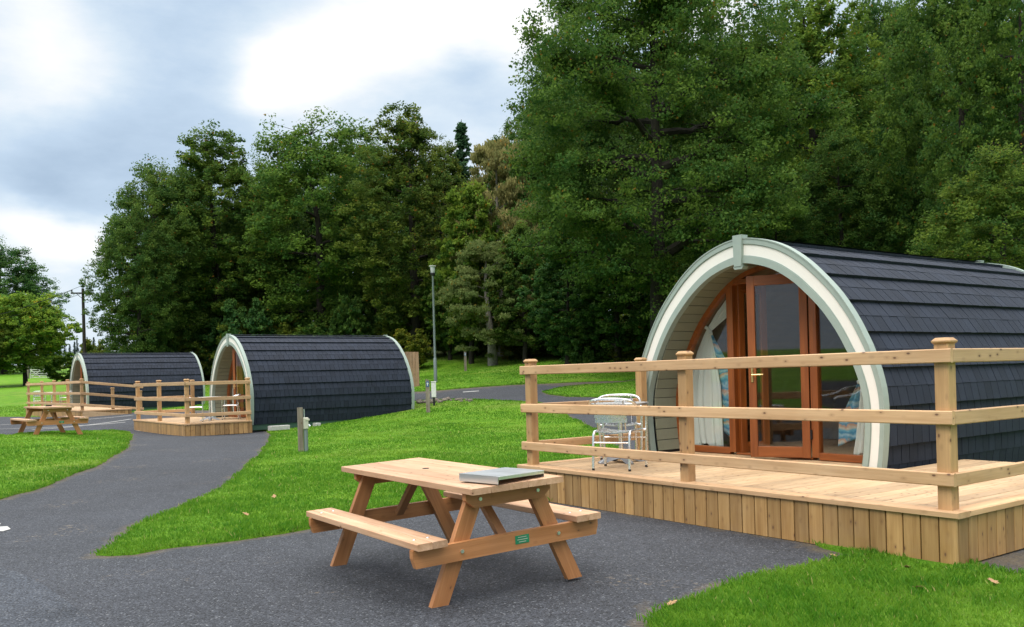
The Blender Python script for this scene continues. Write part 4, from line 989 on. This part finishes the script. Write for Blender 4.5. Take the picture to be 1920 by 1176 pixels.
    # the leafy mantle of the crown: clusters over a lumpy outline, thinner inside
    lob = [(v / np.linalg.norm(v), rng.uniform(.10, .34), rng.uniform(7, 18)) for v in rng.normal(size=(14, 3))]
    cz, sz_ = (.5 * (K['lo'] + .98)) * H, .5 * (1.0 - K['lo']) * H
    for j in range(K['man']):
        v = rng.normal(size=3); v /= np.linalg.norm(v)
        k = .86 + sum(a * math.exp(-b * (1 - float(v @ c))) for c, a, b in lob) + rng.normal(0, .04)
        r = k * (rng.uniform(.45, 1.0) ** .5)
        taper = 1.0 if kind not in ('tall', 'birch', 'young') else (1.05 - .32 * max(0, v[2]))
        p = np.array([v[0] * Rr * r * taper, v[1] * Rr * r * taper, cz + v[2] * sz_ * min(1.06, r)])
        if p[2] < .02 * H: continue
        tips.append((p, Rr * rng.uniform(.06, .13)))
    dr = .9 if kind == 'birch' else 0.0
    V, F, rv = leaf_cloud(rng, tips, K['per'], K['leaf'], K['fl'], upb=.95, droop=dr, aspect=1.25 if kind == 'birch' else 1.0)
    mt = M['birchleaf'] if kind == 'birch' else M['leaf']
    crown = mesh_np('crown', V, F, mt, rv, link=False)
    tk = mb.build('trunk', M['palebark'] if kind == 'birch' else M['bark']); tm = tk.data; bpy.data.objects.remove(tk)
    return crown, tm, H, Rr
def grow_conifer(seed):
    rng = np.random.default_rng(seed); mb = MB(); H, Rr = 18., 3.2; mb.tube([(0, 0, -.3), (0, 0, H * .5), (0, 0, H)], [.28, .16, .02], 8)
    tips = []; P = []; 
    for z in np.arange(H * .12, H * .985, .36):
        rr = Rr * (1 - z / H) ** .8 + .12
        for k in range(6):
            az = rng.uniform(0, 6.28); l = rr * rng.uniform(.5, 1.25); z = z + rng.uniform(-.12, .12); d = np.array([math.cos(az), math.sin(az), -.28 + .25 * z / H])
            for f in np.linspace(.25, 1, max(2, int(l * 2.6))): tips.append((np.array([0, 0, z]) + d * l * f - np.array([0, 0, .25 * f * f]), .30 * (1.2 - .6 * f)))
    V, F, rv = leaf_cloud(rng, tips, 16, .22, .40, upb=.4, aspect=1.5)
    tk = mb.build('trunk', M['bark']); tm = tk.data; bpy.data.objects.remove(tk)
    return mesh_np('crown', V, F, M['needle'], rv, link=False), tm, H, Rr
LIB = {'oak': [grow('oak', 3), grow('oak', 8), grow('oak', 21)], 'bigoak': [grow('bigoak', 5)], 'tall': [grow('tall', 4), grow('tall', 14)], 'birch': [grow('birch', 6)],
       'young': [grow('young', 9), grow('young', 19)], 'lawn': [grow('lawn', 31)], 'shrub': [grow('shrub', 12), grow('shrub', 13)], 'conifer': [grow_conifer(2)]}
cnt = {}
trng = random.Random(99)
def plant(kind, px, Y, ytop, wpx, label, cat='tree', tint=(1, 1, 1), group=None, name=None, X=None, H=None, W=None, var=None, rz=None, bright=1.0):
    lib = LIB[kind]; cnt[kind] = cnt.get(kind, -1) + 1; crown, tm, h0, r0 = lib[(cnt[kind] if var is None else var) % len(lib)]
    x = at(px, Y) if X is None else X; z = float(gz(x, Y)); h = (top_z(px, ytop, Y) - z) if H is None else H; w = (wpx / F_PX * Y) if W is None else W
    t = thing(name or {'shrub': 'shrub', 'conifer': 'conifer_tree', 'birch': 'birch_tree'}.get(kind, 'broadleaf_tree'), (x, Y, z), trng.uniform(0, 6.28) if rz is None else rz, label, cat, group)
    t.scale = (w / (2.15 * r0), w / (2.15 * r0), h / h0)
    for nm, me in (('trunk', tm), ('crown', crown)):
        o = bpy.data.objects.new(nm, me); COL.objects.link(o); o.parent = t; o.color = (*[c * bright for c in tint], 1)
    return t
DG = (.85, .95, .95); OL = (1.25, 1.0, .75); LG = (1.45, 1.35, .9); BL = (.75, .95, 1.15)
# the wood along the left and middle
plant('oak', 262, 57, 385, 165, 'outermost tree at the left end of the wood, lower than its neighbours', tint=(.95, 1, 1))
plant('oak', 305, 60, 290, 230, 'rounded dark tree second from the left end of the wood', tint=(1, 1, .95))
plant('tall', 412, 62, 230, 240, 'tall tree with an airy top above the middle pod', tint=(1.15, 1.1, .9))
plant('oak', 355, 66, 310, 200, 'dark tree filling the gap left of the airy topped tree', tint=DG)
plant('oak', 500, 66, 285, 190, 'dark tree between the airy topped tree and the broad domed tree', tint=DG)
plant('oak', 603, 61, 208, 330, 'broad domed tree with a pale forked trunk, left of the lamp', tint=(1.1, 1.15, .95), var=0)
plant('tall', 772, 57, 200, 235, 'tall brownish green tree with bare trunk beside the lamp', tint=(1.2, 1.02, .9))
plant('oak', 700, 67, 250, 190, 'tree wedged between the domed tree and the brownish tall tree', tint=DG)
plant('tall', 838, 70, 255, 140, 'slim tree right of the brownish tall tree, left of the conifer', tint=OL)
plant('conifer', 878, 72, 224, 165, 'dark pointed conifer showing above the broadleaf trees', tint=(1.9, 1.7, 1.6))
plant('birch', 940, 56, 266, 215, 'feathery brownish birch left of the big oak', tint=(1.75, 1.55, 1.45))
plant('oak', 962, 80, 235, 110, 'yellowish green tree top peeping out behind the feathery birch', tint=OL)
plant('young', 884, 53, 345, 150, 'light green young tree in front of the feathery birch', tint=LG)
plant('birch', 925, 51, 455, 235, 'drooping grey green birch above the far marker post', tint=(1.05, 1.25, 1.0))
plant('young', 845, 56, 480, 120, 'low bright green tree just right of the lamp post', tint=(1.2, 1.25, 1.0))
plant('young', 985, 50, 420, 140, 'greyish small tree under the left edge of the big oak', tint=(.95, .95, .9))
# the big oak and the trees at right
plant('bigoak', 1240, 37, -95, 590, 'biggest oak with long spreading limbs, left of the nearest pod', tint=(.92, .98, .86), rz=.6)
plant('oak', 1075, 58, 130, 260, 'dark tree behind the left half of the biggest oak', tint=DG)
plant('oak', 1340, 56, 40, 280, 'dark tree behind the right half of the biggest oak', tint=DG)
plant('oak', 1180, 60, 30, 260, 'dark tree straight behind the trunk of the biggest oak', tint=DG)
plant('tall', 1540, 46, -30, 300, 'light green tree with gaps of sky in its top, right of the biggest oak', tint=(1.3, 1.25, .9))
plant('oak', 1450, 49, 120, 260, 'mid green tree between the biggest oak and the light green tree', tint=(.95, 1.05, .95))
plant('oak', 1670, 50, -25, 230, 'tree right of the light green tree, over the pod ridge', tint=(.9, .98, .9))
plant('oak', 1590, 41, 235, 240, 'dark lower tree straight above the nearest pod roof', tint=DG)
plant('oak', 1800, 39, -120, 330, 'tall tree rising out of the top edge above the pod roof end', tint=(.95, 1.02, .9))
plant('oak', 1935, 33, -160, 330, 'tree at the right edge of the view rising past the top', tint=(.95, 1.0, .9))
plant('oak', 1880, 27, 262, 330, 'low leafy olive green tree at the right edge behind the pod', tint=(1.12, 1.04, .85))
plant('oak', 1715, 43, 330, 200, 'dim tree in the gap behind the pod roof ridge', tint=DG)
plant('oak', 1460, 40, 330, 190, 'dim low tree right beside the arch of the nearest pod', tint=DG)
plant('young', 1065, 44, 455, 170, 'dark small tree with slender trunk under the biggest oak, left side', tint=BL)
plant('young', 1160, 42, 430, 170, 'dark small tree under the biggest oak beside the pod arch', tint=(.85, 1, .9))
# left background
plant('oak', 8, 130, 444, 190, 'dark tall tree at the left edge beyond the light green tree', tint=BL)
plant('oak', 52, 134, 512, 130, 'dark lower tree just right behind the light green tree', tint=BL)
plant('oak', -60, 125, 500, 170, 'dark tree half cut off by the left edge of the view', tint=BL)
plant('lawn', 48, 94, 552, 175, 'light green round tree on the far left lawn', tint=(2.1, 1.9, 1.15))
plant('lawn', -40, 90, 600, 130, 'green tree at the left edge beside the light green tree', tint=(1.2, 1.1, .9))
plant('shrub', 122, 98, 664, 90, 'bright rounded bush right of the pale field gate', 'bush', (1.6, 1.6, .95))
plant('shrub', 178, 84, 640, 70, 'olive bush peeping over the farthest pod roof', 'bush', tint=(1.5, 1.15, .8))
plant('shrub', 88, 122, 668, 60, 'dark bush behind the field gate', 'bush', DG)
for i in range(16):
    px = 96 + i * 7.5 + trng.uniform(-3, 3); plant('conifer', px, 230 + trng.uniform(-12, 12), 634 + trng.uniform(-4, 12) + (5 if px < 130 else 0), 15 + trng.uniform(0, 6), 'distant dark conifer in the row on the far hill', tint=(.9, 1.0, 1.1), group='distant conifers on the far hill')
# deeper trees of the wood: seen only as darkness between the others
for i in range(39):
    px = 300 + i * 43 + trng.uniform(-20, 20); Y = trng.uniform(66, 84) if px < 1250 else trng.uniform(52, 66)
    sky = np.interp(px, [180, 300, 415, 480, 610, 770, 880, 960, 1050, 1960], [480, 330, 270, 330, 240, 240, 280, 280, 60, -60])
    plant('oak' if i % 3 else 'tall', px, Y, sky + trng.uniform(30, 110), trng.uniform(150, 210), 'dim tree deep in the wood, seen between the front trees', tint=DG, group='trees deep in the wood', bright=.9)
# understorey along the wood's edge
for i in range(44):
    px = 195 + i * 35 + trng.uniform(-12, 12)
    Y = float(np.interp(px, [180, 500, 800, 960, 1050, 1200, 1500, 1750], [58, 58, 57.5, 55, 50, 45, 41, 38])) + trng.uniform(-.8, 3.5)
    big = trng.random() < .5
    plant('shrub', px, Y, 0, 0, 'leafy shrub in the undergrowth along the foot of the wood', 'bush', trng.choice((DG, BL, OL, (1.0, 1.05, .9), (1.25, 1.0, .7))), 'shrubs along the foot of the wood', H=trng.uniform(2.6, 5.2) if big else trng.uniform(1.6, 2.8), W=trng.uniform(3.0, 5.0))
plant('shrub', 770, 52.5, 620, 95, 'ochre tinted bush at the foot of the tall brownish tree', 'bush', (1.7, 1.15, .7))
plant('shrub', 1105, 43.5, 575, 110, 'dark green bush on the bank behind the near deck', 'bush', DG)
plant('shrub', 965, 53, 632, 60, 'reddish brown low bush on the grass bank', 'bush', (1.6, .95, .8))
plant('shrub', 1180, 42, 640, 80, 'brownish bramble bush just left of the pod arch', 'bush', (1.3, .85, .6))

# ------------------------------------------------------------------ grass
def build_grass():
    rng = np.random.default_rng(4)
    A, B, C = (GV[GF[:, k]] for k in range(3)); c = (A + B + C) / 3; ar = .5 * abs((B[:, 0] - A[:, 0]) * (C[:, 1] - A[:, 1]) - (B[:, 1] - A[:, 1]) * (C[:, 0] - A[:, 0]))
    d = np.hypot(c[:, 0], c[:, 1]); keep = (c[:, 1] > 3) & (abs(c[:, 0]) < .66 * c[:, 1] + 1.5) & (d < 62) & (litter(c[:, 0], c[:, 1]) < .9)
    for f in FOOT: keep &= ~inside(f, c[:, 0], c[:, 1])
    A, B, C, ar, d = A[keep], B[keep], C[keep], ar[keep], d[keep]
    rho = np.clip(7500 * (5 / d) ** 1.9, 70, 7500); n = rng.poisson(ar * rho); idx = np.repeat(np.arange(len(n)), n); N = len(idx)
    u = rng.random(N); v = rng.random(N); fl = u + v > 1; u[fl] = 1 - u[fl]; v[fl] = 1 - v[fl]
    P = A[idx] + (B[idx] - A[idx]) * u[:, None] + (C[idx] - A[idx]) * v[:, None]
    # stray blades straggling over the tarmac along every lawn edge
    ep = []
    for poly in (PA, L1, PB, PR):
        q = np.array(densify(poly, .04)); de = np.hypot(q[:, 0], q[:, 1]); q = q[(q[:, 1] > 3) & (abs(q[:, 0]) < .66 * q[:, 1] + 1.5) & (de < 40)]
        for k in range(5): ep.append(q + rng.normal(0, .028, q.shape))
    ep = np.concatenate(ep); ok = np.ones(len(ep), bool)
    for f in FOOT: ok &= ~inside(f, ep[:, 0], ep[:, 1])
    P = np.concatenate([P, ep[ok]]); N = len(P)
    dd = np.hypot(P[:, 0], P[:, 1])
    z = gz(P[:, 0], P[:, 1]) + .018
    patch = .5 + .5 * np.sin(P[:, 0] * 1.9 + 1.3 * np.sin(P[:, 1] * 1.1)) * np.sin(P[:, 1] * 1.6 + 1.1 * np.sin(P[:, 0] * .9))
    x_, y_ = P[:, 0], P[:, 1]
    yel = np.sin(x_ * .83 + 1.7 * np.sin(y_ * .51)) * np.sin(y_ * .71 + 1.9 * np.sin(x_ * .63 + .4)) + .5 * np.sin(x_ * 2.9 + y_ * 1.3) * np.sin(y_ * 3.3 - x_ * .9); yel = np.clip(yel * .9, 0, 1)
    def hsh(k, a): q = np.sin(np.floor(x_ * k + .35 * np.sin(y_ * k * 1.7)) * 12.9898 + np.floor(y_ * k + .35 * np.sin(x_ * k * 2.1)) * 78.233 + a) * 43758.5453; return q - np.floor(q)
    tuft = .55 * hsh(6.5, .3) + .45 * hsh(2.6, 1.7)
    h = rng.uniform(.020, .050, N) * (1.35 - .6 * tuft) * (.70 + .55 * patch) * (1 - .35 * yel); w = .0034 * (dd / 5) ** .85 * rng.uniform(.7, 1.3, N); az = rng.uniform(0, 6.283, N)
    side = np.stack([np.cos(az), np.sin(az), 0 * az], -1) * w[:, None]; az2 = az + 1.57 + rng.normal(0, .5, N); ln = rng.uniform(.1, .85, N) * h
    lean = np.stack([np.cos(az2) * ln, np.sin(az2) * ln, 0 * az], -1)
    Q = np.column_stack([P, z]); up = np.zeros((N, 3)); up[:, 2] = h
    V = np.stack([Q - side, Q + side, Q + lean * .35 + up * .6 + side * .7, Q + lean + up], 1).reshape(-1, 3)
    F = np.arange(N * 4).reshape(-1, 4)
    o = mesh_np('grass', V, F, M['grass'], np.repeat(np.clip(.34 * rng.random(N) + .34 * tuft + .45 * yel * rng.uniform(.4, 1, N), 0, 1), 4)); tag(o, 'short bright green mown grass covering the lawns', 'grass', kind='stuff')
    print('grass blades', N)
build_grass()
print('objects', len(COL.objects))
